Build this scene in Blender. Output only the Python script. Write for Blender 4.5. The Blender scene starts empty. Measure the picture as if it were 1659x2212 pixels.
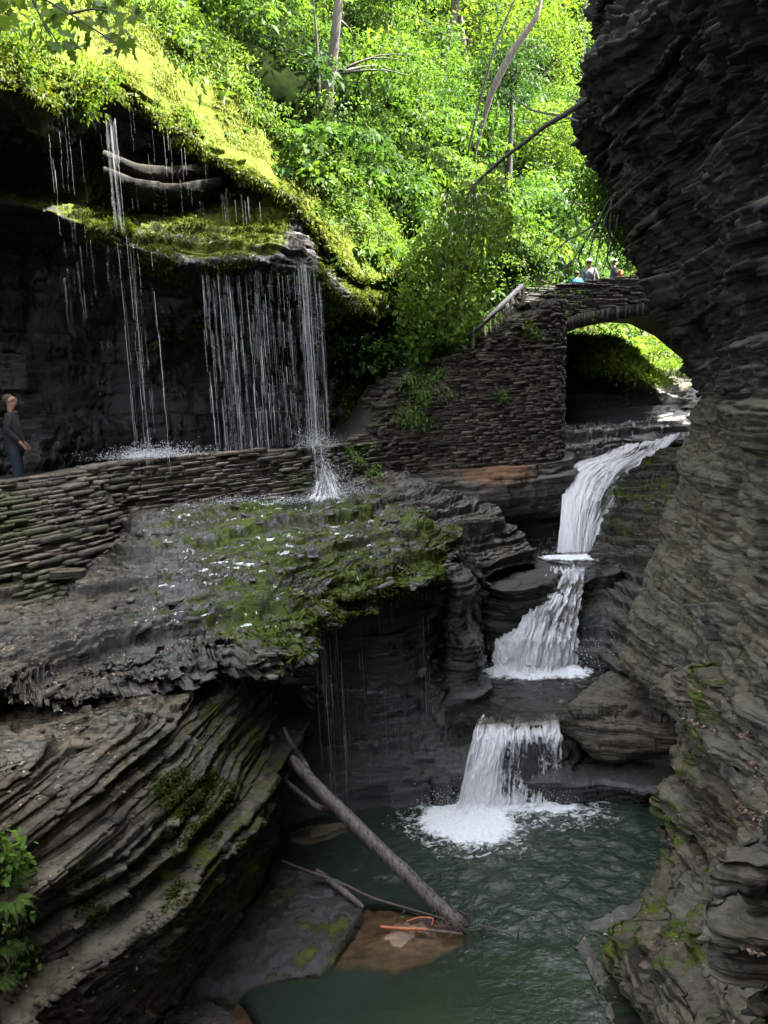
import bpy, math, random
import numpy as np
from mathutils import Vector
rad = math.radians
rng = np.random.default_rng(7)
random.seed(7)
S = bpy.context.scene
COL = S.collection

# ------------------------------------------------------------------ camera
FPX = 1853.0                      # focal length in pixels of a 1659 x 2212 view
PIT, ROL = rad(7.5), rad(3.2)
fw = np.array([0, math.cos(PIT), -math.sin(PIT)])
r0_ = np.array([1.0, 0, 0]); u0_ = np.cross(r0_, fw)
RV = r0_*math.cos(ROL) - u0_*math.sin(ROL)
UV_ = u0_*math.cos(ROL) + r0_*math.sin(ROL)

def A(px, py, Y):
    d = fw + (px-829.5)/FPX*RV - (py-1106)/FPX*UV_
    return d*(Y/d[1])
def Z(px, py, z):
    d = fw + (px-829.5)/FPX*RV - (py-1106)/FPX*UV_
    return d*(z/d[2])
def X3(px, Y, z):
    # point at depth Y and height z that lies on image column px
    t = (px-829.5)/FPX
    # (x*RV0 + Y*RV1 + z*RV2) = t*(x*fw0 + Y*fw1 + z*fw2)
    x = (t*(Y*fw[1]+z*fw[2]) - Y*RV[1] - z*RV[2])/(RV[0]-t*fw[0])
    return np.array([x, Y, z])
def proj(P):
    P = np.asarray(P); d = P@fw
    return 829.5+FPX*(P@RV)/d, 1106-FPX*(P@UV_)/d, d

# ------------------------------------------------------------------ noise
def _h(ix, iy, iz, s):
    n = (ix*374761393 + iy*668265263 + iz*2147483647 + s*974634541) & 0xFFFFFFFF
    n = ((n ^ (n >> 13))*1274126177) & 0xFFFFFFFF
    n = ((n ^ (n >> 16))*2246822519) & 0xFFFFFFFF
    return ((n ^ (n >> 15)) & 0xFFFFFF)/float(0xFFFFFF)
def noise(P, s=0):
    P = np.asarray(P, float)
    i = np.floor(P).astype(np.int64); f = P-i; f = f*f*f*(f*(f*6-15)+10)
    x, y, z = i[..., 0], i[..., 1], i[..., 2]; a, b, c = f[..., 0], f[..., 1], f[..., 2]
    def L(p, q, t): return p+(q-p)*t
    x0 = L(_h(x, y, z, s), _h(x+1, y, z, s), a); x1 = L(_h(x, y+1, z, s), _h(x+1, y+1, z, s), a)
    x2 = L(_h(x, y, z+1, s), _h(x+1, y, z+1, s), a); x3 = L(_h(x, y+1, z+1, s), _h(x+1, y+1, z+1, s), a)
    return L(L(x0, x1, b), L(x2, x3, b), c)
def fbm(P, o=4, s=0):
    P = np.asarray(P, float); t = 0; a = .5; n = 0
    for k in range(o):
        t = t+a*noise(P*2**k, s+k*17); n += a; a *= .5
    return t/n
def sst(a, b, x):
    t = np.clip((x-a)/(b-a), 0, 1); return t*t*(3-2*t)
def cellblock(x, y, k, size, s):
    # jittered square cells: blocky fracture value, constant inside a block
    u = x/size; v = y/size
    w = noise(np.stack([u*.9, v*.9, k*3.1+.5], -1), s+5)-.5
    w2 = noise(np.stack([u*.9+37, v*.9+11, k*3.1+.5], -1), s+6)-.5
    iu = np.floor(u+w*1.2+k*.37).astype(np.int64); iv = np.floor(v+w2*1.2+k*.61).astype(np.int64)
    return _h(iu, iv, k.astype(np.int64), s)

LAYERS = [(.62, .20, 1.3), (.21, .085, .6), (.075, .035, .28), (.03, .013, .14)]
def strata(P, N, seed=1, scale=1.0, layers=None, tread=.8, smooth=.0, jag=1.0, rough=1.0, tw=None):
    x, y, z = P[..., 0], P[..., 1], P[..., 2]
    nzc = np.clip(N[..., 2], 0, 1)
    zz = z + .14*(noise(np.stack([x*.35, y*.35, z*.1], -1), seed)-.5) + .02*(noise(P*1.7, seed+1)-.5)
    k0 = np.floor(z/.16)
    zz = zz + nzc*(.16*(fbm(np.stack([x*1.1, y*1.1, z*.3], -1), 5, seed+2)-.5) + .05*(cellblock(x, y, k0, .42, seed+31)-.5) + .03*(cellblock(x, y, k0, .15, seed+33)-.5))
    rq = P*np.array([1, 1, 1.8])
    kj = np.floor(z/.55+.4*noise(P*.5, seed+40)); D = scale*jag*.16*(cellblock(x, y, kj, .8, seed+41)-.5)*(1-nzc)
    D = D + rough*scale*(.06*(fbm(rq*2.6, 4, seed+70)-.5) + .05*(fbm(rq*9, 4, seed+71)-.5))
    nz = np.clip(N[..., 2], -1, 1)
    for li, (t, a, c) in enumerate(layers or LAYERS):
        q = zz/t; q = q + .7*noise(np.stack([0*q, 0*q+.3, q*.8], -1), seed+li)
        q = q + .25*(noise(np.stack([x/c*.6, y/c*.6, q*.6], -1), seed+li+50)-.5)
        k = np.floor(q); f = q-k
        h = _h(k.astype(np.int64), 0*k.astype(np.int64)+3, 0*k.astype(np.int64), seed+li)
        b = cellblock(x, y, k, c, seed+li*3)
        n = noise(np.stack([x/c*1.6, y/c*1.6, k*5.3], -1), seed+li+9)
        off = a*((h-.5)*1.1+(b-.5)*1.3*jag+(n-.5)*.4)
        saw = np.where(f < .9, f/.9, (1-f)/.1)          # rises through the layer, drops at the joint
        D += off*scale*(1-.65*np.clip(nz, 0, 1))*np.where(f < .93, 1, (1-f)/.07)
        D += a*.55*scale*saw*(1-np.abs(nz))
        D += -(f-.5)*min(t, .3)*tread*np.clip(nz, 0, 1)*((1.0 if t > .05 else .6) if tw is None else tw[li])*np.where(f < .88, 1, -((f-.94)/.06))
    return D*(1-smooth)

# ------------------------------------------------------------------ mesh helpers
def mk(name, V, F, mat=None, attrs=None, parent=None, smooth=False, uv=None, fattrs=None, mats=None, midx=None):
    V = np.asarray(V, np.float32).reshape(-1, 3)
    me = bpy.data.meshes.new(name)
    if isinstance(F, np.ndarray): groups = [F]
    else: groups = [np.asarray(g) for g in F if len(g)]
    idx = np.concatenate([g.ravel() for g in groups]).astype(np.int32)
    tot = np.concatenate([np.full(len(g), g.shape[1], np.int32) for g in groups])
    st = np.concatenate([[0], np.cumsum(tot)[:-1]]).astype(np.int32)
    me.vertices.add(len(V)); me.vertices.foreach_set('co', V.ravel())
    me.loops.add(len(idx)); me.loops.foreach_set('vertex_index', idx)
    me.polygons.add(len(tot)); me.polygons.foreach_set('loop_start', st); me.polygons.foreach_set('loop_total', tot)
    if smooth: me.polygons.foreach_set('use_smooth', np.ones(len(tot), bool))
    me.update(calc_edges=True)
    for k, a in (attrs or {}).items():
        at = me.attributes.new(k, 'FLOAT', 'POINT'); at.data.foreach_set('value', np.asarray(a, np.float32).ravel())
    for k, a in (fattrs or {}).items():
        at = me.attributes.new(k, 'FLOAT', 'FACE'); at.data.foreach_set('value', np.asarray(a, np.float32).ravel())
    if uv is not None:
        ul = me.uv_layers.new(name='UVMap'); ul.data.foreach_set('uv', np.asarray(uv, np.float32)[idx].ravel())
    for m in (mats or ([mat] if mat else [])): me.materials.append(m)
    if midx is not None: me.polygons.foreach_set('material_index', np.asarray(midx, np.int32))
    me.validate(verbose=False)
    o = bpy.data.objects.new(name, me); COL.objects.link(o)
    if parent: o.parent = parent
    return o
def tag(o, label=None, cat=None, group=None, kind=None):
    if label: o['label'] = label
    if cat: o['category'] = cat
    if group: o['group'] = group
    if kind: o['kind'] = kind
    return o
def empty(name, loc, label, cat, group=None):
    o = bpy.data.objects.new(name, None); COL.objects.link(o); o.location = [float(v) for v in loc]
    o.empty_display_size = .1
    return tag(o, label, cat, group)
def child(o, par):
    # parent a world-space mesh to an Empty without moving it
    o.parent = par; o.location = -par.location
    return o
def rel(V, par): return np.asarray(V)-np.array(par.location)

def cr(P, t):
    # cardinal spline along axis 0 at parameters t (in knot units)
    n = len(P); i = np.clip(np.floor(t).astype(int), 0, n-2); f = (t-i)
    f = f.reshape((-1,)+(1,)*(P.ndim-1))
    p0 = P[np.clip(i-1, 0, n-1)]; p1 = P[i]; p2 = P[i+1]; p3 = P[np.clip(i+2, 0, n-1)]
    m1 = (p2-p0)*.36; m2 = (p3-p1)*.36
    return (2*f**3-3*f**2+1)*p1+(f**3-2*f**2+f)*m1+(-2*f**3+3*f**2)*p2+(f**3-f**2)*m2
def spaced(P, n, w=None):
    d = np.linalg.norm(np.diff(P, axis=0), axis=-1)
    while d.ndim > 1: d = d.mean(1)
    if w is not None: d = d*np.asarray(w)
    c = np.concatenate([[0], np.cumsum(d)]); return np.interp(np.linspace(0, c[-1], n), c, np.arange(len(c)))
def net(ctrl, nu, nv, wu=None, wv=None, retp=False):
    C = np.array(ctrl, float)
    tu = spaced(C, nu, wu); G = cr(C, tu)
    Ct = np.swapaxes(C, 0, 1); tv = spaced(Ct, nv, wv)
    G = np.swapaxes(cr(np.swapaxes(G, 0, 1), tv), 0, 1)
    if retp: return G, tu, tv
    return G
def normals(G):
    du = np.gradient(G, axis=0); dv = np.gradient(G, axis=1)
    n = np.cross(du, dv); l = np.linalg.norm(n, axis=-1, keepdims=True); return n/np.maximum(l, 1e-9)
def blur(N, k=6):
    for ax in (0, 1):
        c = np.cumsum(np.concatenate([np.repeat(np.take(N, [0], ax), k+1, ax), N, np.repeat(np.take(N, [-1], ax), k, ax)], ax), ax)
        n = N.shape[ax]; w = 2*k+1
        N = (np.take(c, range(w, w+n), ax)-np.take(c, range(0, n), ax))/w
    l = np.linalg.norm(N, axis=-1, keepdims=True); return N/np.maximum(l, 1e-9)
def gridF(nu, nv, flip=False):
    i = np.arange(nu*nv).reshape(nu, nv)
    q = np.stack([i[:-1, :-1], i[1:, :-1], i[1:, 1:], i[:-1, 1:]], -1).reshape(-1, 4)
    return q[:, ::-1] if flip else q
SURF = {}
def rockgrid(name, ctrl, nu, nv, mat, face, seed=1, scale=1.0, moss=None, wet=None, stain=None, tone=None,
             label=None, big=.0, tread=.8, wu=None, wv=None, layers=None, scalef=None, jag=1.0, post=None, kind='structure', rough=1.0, tw=None, pre=None):
    """Displaced rock surface from a control net. face = a vector the surface should look towards."""
    G, tu, tv = net(ctrl, nu, nv, wu, wv, True)
    if pre is not None: G = pre(G)
    N = blur(normals(G), 5 if pre is None else 3)
    flip = False
    if (N*np.asarray(face, float)).sum(-1).mean() < 0: N = -N; flip = True
    D = strata(G, N, seed, scale, layers, tread, jag=jag, rough=rough, tw=tw)
    if big: D = D + big*(fbm(G*.55, 3, seed+90)-.5)*2
    if scalef is not None: D = D*scalef(G, tu, tv)
    Gd = G + N*D[..., None]
    if post is not None: Gd = post(Gd, tu, tv)
    N2 = normals(Gd)
    if flip: N2 = -N2
    at = {}
    for k, f in (('moss', moss), ('wet', wet), ('stain', stain), ('tone', tone)):
        at[k] = (np.zeros(G.shape[:2]) if f is None else np.broadcast_to(f(Gd, N2, N), G.shape[:2]))
    o = mk(name, Gd, gridF(nu, nv, flip), mat, at)
    if kind: o['kind'] = kind
    global LAST_TU
    LAST_TU = tu; SURF[name] = (Gd, N2)
    return o, Gd, N2
def block(name, levels, mat, n=260, nz=60, seed=1, scale=1.0, cap=24, moss=None, wet=None, stain=None, tone=None, layers=None, pw=1.0, bottom=False, jag=1.0):
    """Closed shale block lofted through outlines [(z, [(x,y)..])..] bottom to top, counter-clockwise."""
    zs = np.array([l[0] for l in levels], float)
    rings = []
    for z, pts in levels:
        p = np.array([q[:2] for q in pts], float); pc = np.concatenate([p[-2:], p, p[:3]])
        m = 40; t = np.linspace(2, 2+len(p), len(p)*m, endpoint=False)
        c = cr(pc, t); rings.append(c)
    rings = np.array(rings)                                   # levels, samples, 2
    d = np.linalg.norm(np.diff(np.concatenate([rings, rings[:, :1]], 1), axis=1), axis=-1).mean(0)
    cs = np.concatenate([[0], np.cumsum(d)])
    ti = np.interp(np.linspace(0, cs[-1], n, endpoint=False), cs, np.arange(len(cs)))
    i0 = np.floor(ti).astype(int) % rings.shape[1]; i1 = (i0+1) % rings.shape[1]; fr = (ti-np.floor(ti))[None, :, None]
    rings = rings[:, i0]*(1-fr)+rings[:, i1]*fr
    zz = np.linspace(zs[0], zs[-1], nz)
    k = np.clip(np.searchsorted(zs, zz, 'right')-1, 0, len(zs)-2); f = ((zz-zs[k])/(zs[k+1]-zs[k]))[:, None, None]
    xy = rings[k]*(1-f)+rings[k+1]*f
    P = np.concatenate([xy, np.broadcast_to(zz[:, None, None], (nz, n, 1))], -1)
    tg = np.roll(P, -2, 1)-np.roll(P, 2, 1); N = np.stack([tg[..., 1], -tg[..., 0], 0*tg[..., 0]], -1)
    N /= np.maximum(np.linalg.norm(N, axis=-1, keepdims=True), 1e-9)
    D = strata(P, N, seed, scale, layers, jag=jag)
    P = P+N*D[..., None]
    cen = P[-1].mean(0); caps = []
    for j in range(1, cap+1):
        s = 1-(j/cap)**pw*.98
        c = cen+(P[-1]-cen)*s
        c[:, 2] = zs[-1]+.16*scale*(fbm(c*np.array([3, 3, 0]), 5, seed+8)-.5)+.13*scale*(np.floor(fbm(np.stack([c[:, 0]*1.1, c[:, 1]*1.1, 0*c[:, 0]], -1), 3, seed+4)*7)/3.5-1)+.02*(noise(c*5, seed)-.5)
        caps.append(c)
    Q = np.concatenate([P, np.array(caps)], 0)
    m = len(Q); i = np.arange(m*n).reshape(m, n); j = np.roll(i, -1, 1)
    F = np.stack([i[:-1], j[:-1], j[1:], i[1:]], -1).reshape(-1, 4)
    Nn = normals(np.concatenate([Q, Q[:, :1]], 1))[:, :-1]; 
    if (Nn[-3:, :, 2].mean() < 0): Nn = -Nn
    at = {}
    for kk, ff in (('moss', moss), ('wet', wet), ('stain', stain), ('tone', tone)):
        at[kk] = (np.zeros(Q.shape[:2]) if ff is None else np.broadcast_to(ff(Q, Nn, Nn), Q.shape[:2]))
    o = mk(name, Q, [F, i[-1][None, :]]+([i[0][None, ::-1]] if bottom else []), mat, at); o['kind'] = 'structure'
    return o, Q

# ------------------------------------------------------------------ materials
def M(name):
    m = bpy.data.materials.new(name); m.use_nodes = True; nt = m.node_tree; nt.nodes.clear()
    return m, nt
class NB:
    def __init__(s, nt): s.nt = nt
    def n(s, t, **kw):
        o = s.nt.nodes.new(t)
        for k, v in kw.items():
            if k.startswith('i_'):
                key = k[2:]
                o.inputs[int(key) if key.isdigit() else key.replace('_', ' ')].default_value = v
            else: setattr(o, k, v)
        return o
    def l(s, a, b): s.nt.links.new(a, b)
    def coord(s, scale=(1, 1, 1)):
        g = s.n('ShaderNodeNewGeometry'); m = s.n('ShaderNodeMapping'); m.inputs['Scale'].default_value = scale
        s.l(g.outputs['Position'], m.inputs['Vector']); return m.outputs[0]
    def noise(s, vec, scale, detail=4, rough=.55, dist=0):
        o = s.n('ShaderNodeTexNoise'); o.inputs['Scale'].default_value = scale; o.inputs['Detail'].default_value = detail
        o.inputs['Roughness'].default_value = rough; o.inputs['Distortion'].default_value = dist
        if vec is not None: s.l(vec, o.inputs['Vector'])
        return o.outputs['Fac']
    def ramp(s, fac, stops, interp='LINEAR'):
        o = s.n('ShaderNodeValToRGB'); e = o.color_ramp; e.interpolation = interp
        while len(e.elements) < len(stops): e.elements.new(.5)
        for el, (p, c) in zip(e.elements, stops):
            el.position = p; el.color = (c, c, c, 1) if isinstance(c, (int, float)) else (*c, 1)
        s.l(fac, o.inputs[0]); return o.outputs[0]
    def mix(s, fac, a, b, mode='MIX'):
        o = s.n('ShaderNodeMix', data_type='RGBA', blend_type=mode)
        for sock, v in ((o.inputs[0], fac), (o.inputs[6], a), (o.inputs[7], b)):
            if hasattr(v, 'is_linked') or hasattr(v, 'links'): s.l(v, sock)
            else: sock.default_value = v if isinstance(v, (int, float)) else (*v, 1)
        return o.outputs[2]
    def math(s, op, a, b=0.5, clamp=False):
        o = s.n('ShaderNodeMath', operation=op, use_clamp=clamp)
        for sock, v in ((o.inputs[0], a), (o.inputs[1], b)):
            if hasattr(v, 'links'): s.l(v, sock)
            else: sock.default_value = v
        return o.outputs[0]
    def attr(s, name): return s.n('ShaderNodeAttribute', attribute_name=name).outputs['Fac']
    def bump(s, h, strength=.5, dist=.02, normal=None):
        o = s.n('ShaderNodeBump'); o.inputs['Strength'].default_value = strength; o.inputs['Distance'].default_value = dist
        s.l(h, o.inputs['Height'])
        if normal is not None: s.l(normal, o.inputs['Normal'])
        return o.outputs[0]
    def out(s, sh): 
        o = s.n('ShaderNodeOutputMaterial'); s.l(sh, o.inputs['Surface']); return o

def rock_mat(name, dark=(.028, .026, .025), mid=(.105, .092, .082), light=(.26, .22, .19), mosscol=((.018, .028, .005), (.10, .135, .016))):
    m, nt = M(name); b = NB(nt)
    lay = b.coord((1, 1, 9)); iso = b.coord((1, 1, 1))
    n1 = b.noise(lay, 2.2, 8, .62, .3); n2 = b.noise(iso, 9, 8, .65); n3 = b.noise(iso, .9, 4, .5)
    fine = b.noise(b.coord((1, 1, 5)), 26, 6, .7)
    s = b.math('MULTIPLY_ADD', n1, .5); s.node.inputs[2].default_value = 0
    s = b.math('ADD', b.math('MULTIPLY', n1, .42), b.math('ADD', b.math('MULTIPLY', n2, .3), b.math('MULTIPLY', fine, .28)))
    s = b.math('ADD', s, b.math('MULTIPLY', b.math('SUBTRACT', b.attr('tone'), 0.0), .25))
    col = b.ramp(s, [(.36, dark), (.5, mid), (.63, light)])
    # treads painted pale as if top-lit, thin dark joints run between the beds
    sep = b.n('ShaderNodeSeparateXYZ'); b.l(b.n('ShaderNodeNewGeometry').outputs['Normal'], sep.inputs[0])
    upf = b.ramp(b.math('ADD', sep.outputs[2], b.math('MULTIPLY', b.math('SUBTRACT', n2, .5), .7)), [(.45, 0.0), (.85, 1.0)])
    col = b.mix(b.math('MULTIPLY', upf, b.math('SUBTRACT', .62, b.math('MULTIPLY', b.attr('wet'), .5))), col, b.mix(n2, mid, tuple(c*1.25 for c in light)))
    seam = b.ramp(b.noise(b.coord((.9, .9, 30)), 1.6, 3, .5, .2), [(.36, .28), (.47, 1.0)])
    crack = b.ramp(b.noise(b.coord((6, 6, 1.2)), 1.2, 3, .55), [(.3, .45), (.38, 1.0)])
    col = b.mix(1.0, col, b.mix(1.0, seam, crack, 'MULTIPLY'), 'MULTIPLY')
    wn = b.ramp(n3, [(.4, (1, .93, .85)), (.6, (.93, .98, 1.0))])
    col = b.mix(1.0, col, wn, 'MULTIPLY')
    # orange mineral stain
    st = b.ramp(b.math('ADD', b.attr('stain'), b.math('ADD', b.math('MULTIPLY', b.math('SUBTRACT', n2, .5), 1.2), b.math('MULTIPLY', b.math('SUBTRACT', n1, .5), 1.2))), [(.35, 0.0), (.75, .85)])
    col = b.mix(st, col, (.24, .115, .05))
    # moss and algae
    mn = b.noise(iso, 3.5, 7, .68); mf = b.noise(iso, 40, 4, .6)
    mm = b.ramp(b.math('ADD', b.attr('moss'), b.math('MULTIPLY', b.math('SUBTRACT', mn, .5), 1.5)), [(.42, 0.0), (.62, 1.0)])
    mc = b.ramp(b.math('ADD', b.math('MULTIPLY', mf, .6), b.math('MULTIPLY', mn, .4)), [(.3, mosscol[0]), (.68, mosscol[1])])
    col = b.mix(mm, col, mc)
    wet = b.math('MULTIPLY', b.attr('wet'), b.math('SUBTRACT', 1.0, b.math('MULTIPLY', mm, .75)), True)
    col = b.mix(wet, col, b.mix(1.0, col, (.55, .55, .58), 'MULTIPLY'))
    rg = b.ramp(wet, [(0, .8), (1, .12)])
    rg = b.math('ADD', rg, b.math('MULTIPLY', b.math('SUBTRACT', n2, .5), .25), True)
    hgt = b.math('ADD', b.math('MULTIPLY', fine, .55), b.math('ADD', b.math('MULTIPLY', n1, .7), b.math('MULTIPLY', mm, b.math('MULTIPLY', mf, .9))))
    bp = b.bump(hgt, .9, .045)
    bs = b.n('ShaderNodeBsdfPrincipled'); b.l(col, bs.inputs['Base Color']); b.l(rg, bs.inputs['Roughness']); b.l(bp, bs.inputs['Normal'])
    b.l(b.ramp(wet, [(0, .1), (.4, .3), (1, 1.0)]), bs.inputs['Specular IOR Level'])
    b.out(bs.outputs[0]); return m
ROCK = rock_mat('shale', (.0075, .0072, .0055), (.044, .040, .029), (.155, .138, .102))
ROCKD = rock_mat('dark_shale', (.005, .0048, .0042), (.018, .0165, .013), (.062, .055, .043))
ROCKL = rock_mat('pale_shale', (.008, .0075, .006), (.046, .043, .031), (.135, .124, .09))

def leaf_mat(name, c0, c1, c2, trans=.45, tcol=1.6, rough=.5):
    m, nt = M(name); b = NB(nt)
    t = b.attr('tone')
    col = b.ramp(t, [(.0, c0), (.5, c1), (1.0, c2)])
    tc = b.mix(1.0, col, (1.25*tcol, 1.15*tcol, .55*tcol), 'MULTIPLY')
    d = b.n('ShaderNodeBsdfPrincipled'); b.l(col, d.inputs['Base Color']); d.inputs['Roughness'].default_value = rough
    d.inputs['Specular IOR Level'].default_value = .07
    tr = b.n('ShaderNodeBsdfTranslucent'); b.l(tc, tr.inputs['Color'])
    mx = b.n('ShaderNodeMixShader'); mx.inputs[0].default_value = trans
    b.l(d.outputs[0], mx.inputs[1]); b.l(tr.outputs[0], mx.inputs[2]); b.out(mx.outputs[0]); return m
LEAF = leaf_mat('broad_leaves', (.014, .038, .008), (.034, .078, .013), (.07, .12, .018), .4, 1.35)
LEAFY = leaf_mat('young_leaves', (.024, .055, .008), (.055, .105, .014), (.1, .145, .02), .42, 1.4)
LEAFD = leaf_mat('hemlock_needles', (.012, .035, .012), (.025, .06, .02), (.045, .09, .025), .25)
FERN = leaf_mat('fern_fronds', (.05, .10, .02), (.08, .15, .03), (.12, .2, .04))
MOSST = leaf_mat('moss_tufts', (.016, .03, .004), (.055, .08, .009), (.12, .14, .016), .3, 1.3)
LITTER = leaf_mat('dead_leaves', (.09, .055, .04), (.2, .13, .1), (.36, .27, .2), .1)

def plain_mat(name, c0, c1, scale=8, rough=.7, stretch=(1, 1, 1), bump=.3, spec=.4, dist=.01):
    m, nt = M(name); b = NB(nt)
    tc = b.n('ShaderNodeTexCoord'); mp = b.n('ShaderNodeMapping'); mp.inputs['Scale'].default_value = stretch
    b.l(tc.outputs['Object'], mp.inputs['Vector'])
    n = b.noise(mp.outputs[0], scale, 6, .62)
    bs = b.n('ShaderNodeBsdfPrincipled'); b.l(b.ramp(n, [(.3, c0), (.7, c1)]), bs.inputs['Base Color'])
    bs.inputs['Roughness'].default_value = rough; bs.inputs['Specular IOR Level'].default_value = spec
    b.l(b.bump(n, bump, dist), bs.inputs['Normal']); b.out(bs.outputs[0]); return m
BARK = plain_mat('grey_bark', (.025, .021, .017), (.10, .085, .066), 14, .85, (1, 1, .25), .6)
BARKD = plain_mat('dark_bark', (.015, .013, .011), (.05, .042, .035), 20, .85, (1, 1, .4), .6)
BARKP = plain_mat('pale_bark', (.05, .04, .032), (.17, .14, .11), 12, .8, (1, 1, .3), .5)
WETWOOD = plain_mat('wet_wood', (.012, .009, .007), (.13, .10, .085), 22, .22, (1, 1, .2), 1.0, .8, .03)
REDWOOD = plain_mat('stripped_red_wood', (.28, .07, .025), (.42, .13, .05), 14, .45, (1, 1, .2), .4)
TWIG = plain_mat('twig_bark', (.03, .02, .016), (.11, .075, .055), 20, .6)
TIMBER = plain_mat('weathered_timber', (.12, .10, .07), (.29, .24, .17), 12, .8, (1, 1, .3), .4)
TIMBERD = plain_mat('grey_timber', (.09, .082, .082), (.23, .21, .215), 12, .75, (1, 1, .3), .4)

def stone_mat(name, dark, light, mossc=(.05, .07, .012)):
    m, nt = M(name); b = NB(nt)
    iso = b.coord(); n = b.noise(iso, 11, 7, .65); n2 = b.noise(iso, 1.3, 4, .6); n3 = b.noise(iso, 50, 4, .6)
    s = b.math('ADD', b.math('MULTIPLY', n, .55), b.math('MULTIPLY', b.attr('tone'), .45))
    col = b.ramp(s, [(.25, dark), (.8, light)])
    mm = b.ramp(b.math('ADD', b.attr('moss'), b.math('MULTIPLY', b.math('SUBTRACT', n2, .5), 1.4)), [(.4, 0.0), (.65, 1.0)])
    mc = b.ramp(n3, [(.3, tuple(c*.3 for c in mossc)), (.7, mossc)])
    col = b.mix(b.math('MULTIPLY', mm, b.ramp(n, [(.35, .25), (.55, 1.0)])), col, mc)
    bs = b.n('ShaderNodeBsdfPrincipled'); b.l(col, bs.inputs['Base Color'])
    wet = b.attr('wet'); b.l(b.ramp(wet, [(0, .8), (1, .28)]), bs.inputs['Roughness'])
    b.l(b.bump(b.math('ADD', n, b.math('MULTIPLY', n3, .5)), .7, .02), bs.inputs['Normal']); b.out(bs.outputs[0]); return m
WALLST = stone_mat('dry_stone', (.010, .009, .007), (.12, .098, .072))
MORTAR = plain_mat('dark_joint', (.012, .011, .01), (.03, .027, .024), 9, .9)

def water_fall_mat(name, dens=.5, sx=26, sy=4, white=.97):
    m, nt = M(name); b = NB(nt)
    uv = b.n('ShaderNodeUVMap').outputs[0]
    mp = b.n('ShaderNodeMapping'); mp.inputs['Scale'].default_value = (sx, sy, 1); b.l(uv, mp.inputs['Vector'])
    n = b.noise(mp.outputs[0], 1.0, 7, .66, .6)
    mp2 = b.n('ShaderNodeMapping'); mp2.inputs['Scale'].default_value = (sx*.22, sy*.5, 1); b.l(uv, mp2.inputs['Vector'])
    n2 = b.noise(mp2.outputs[0], 1.0, 4, .6, .4)
    mp3 = b.n('ShaderNodeMapping'); mp3.inputs['Scale'].default_value = (sx*1.1, sy*4.5, 1); b.l(uv, mp3.inputs['Vector'])
    n3 = b.noise(mp3.outputs[0], 1.0, 6, .7, 1.0)
    s = b.math('ADD', b.math('ADD', b.math('MULTIPLY', n, .35), b.math('ADD', b.math('MULTIPLY', n2, .3), b.math('MULTIPLY', n3, .35))), b.math('SUBTRACT', b.attr('foam'), .5))
    a = b.ramp(s, [(.44, 0.0), (.55, 1.0)])
    d = b.n('ShaderNodeBsdfDiffuse'); d.inputs[0].default_value = (white, white, white*1.02, 1)
    t = b.n('ShaderNodeBsdfTranslucent'); t.inputs[0].default_value = (white, white, white*1.02, 1)
    mx = b.n('ShaderNodeMixShader'); mx.inputs[0].default_value = .4; b.l(d.outputs[0], mx.inputs[1]); b.l(t.outputs[0], mx.inputs[2])
    gl = b.n('ShaderNodeBsdfGlossy'); gl.inputs['Roughness'].default_value = .12; gl.inputs['Color'].default_value = (.9, .95, 1, 1)
    tp = b.n('ShaderNodeBsdfTransparent'); tp.inputs[0].default_value = (.82, .86, .86, 1)
    fr = b.n('ShaderNodeFresnel'); fr.inputs['IOR'].default_value = 1.33
    bp = b.bump(b.math('ADD', n, n3), .9, .06); b.l(bp, gl.inputs['Normal']); b.l(bp, fr.inputs['Normal']); b.l(bp, d.inputs['Normal'])
    clear = b.n('ShaderNodeMixShader'); b.l(fr.outputs[0], clear.inputs[0]); b.l(tp.outputs[0], clear.inputs[1]); b.l(gl.outputs[0], clear.inputs[2])
    f = b.n('ShaderNodeMixShader'); b.l(a, f.inputs[0]); b.l(clear.outputs[0], f.inputs[1]); b.l(mx.outputs[0], f.inputs[2])
    b.out(f.outputs[0]); return m
FALL = water_fall_mat('falling_water')
def drop_mat():
    m, nt = M('water_drops'); b = NB(nt)
    d = b.n('ShaderNodeBsdfPrincipled'); d.inputs['Base Color'].default_value = (.8, .82, .84, 1); d.inputs['Roughness'].default_value = .15
    t = b.n('ShaderNodeBsdfTranslucent'); t.inputs[0].default_value = (.85, .87, .9, 1)
    mx = b.n('ShaderNodeMixShader'); mx.inputs[0].default_value = .5; b.l(d.outputs[0], mx.inputs[1]); b.l(t.outputs[0], mx.inputs[2]); b.out(mx.outputs[0]); return m
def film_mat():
    m, nt = M('glint_film'); b = NB(nt)
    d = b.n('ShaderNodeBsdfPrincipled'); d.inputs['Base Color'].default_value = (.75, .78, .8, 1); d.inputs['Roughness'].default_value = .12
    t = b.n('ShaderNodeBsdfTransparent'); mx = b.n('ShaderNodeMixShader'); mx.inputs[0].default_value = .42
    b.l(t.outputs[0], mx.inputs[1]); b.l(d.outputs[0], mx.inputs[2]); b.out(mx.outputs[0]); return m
GLINTFILM = film_mat(); THREAD = film_mat(); THREAD.name = 'water_threads'; [setattr(q.inputs[0], 'default_value', .5) for q in THREAD.node_tree.nodes if q.type == 'MIX_SHADER']
DROP = drop_mat()
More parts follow.
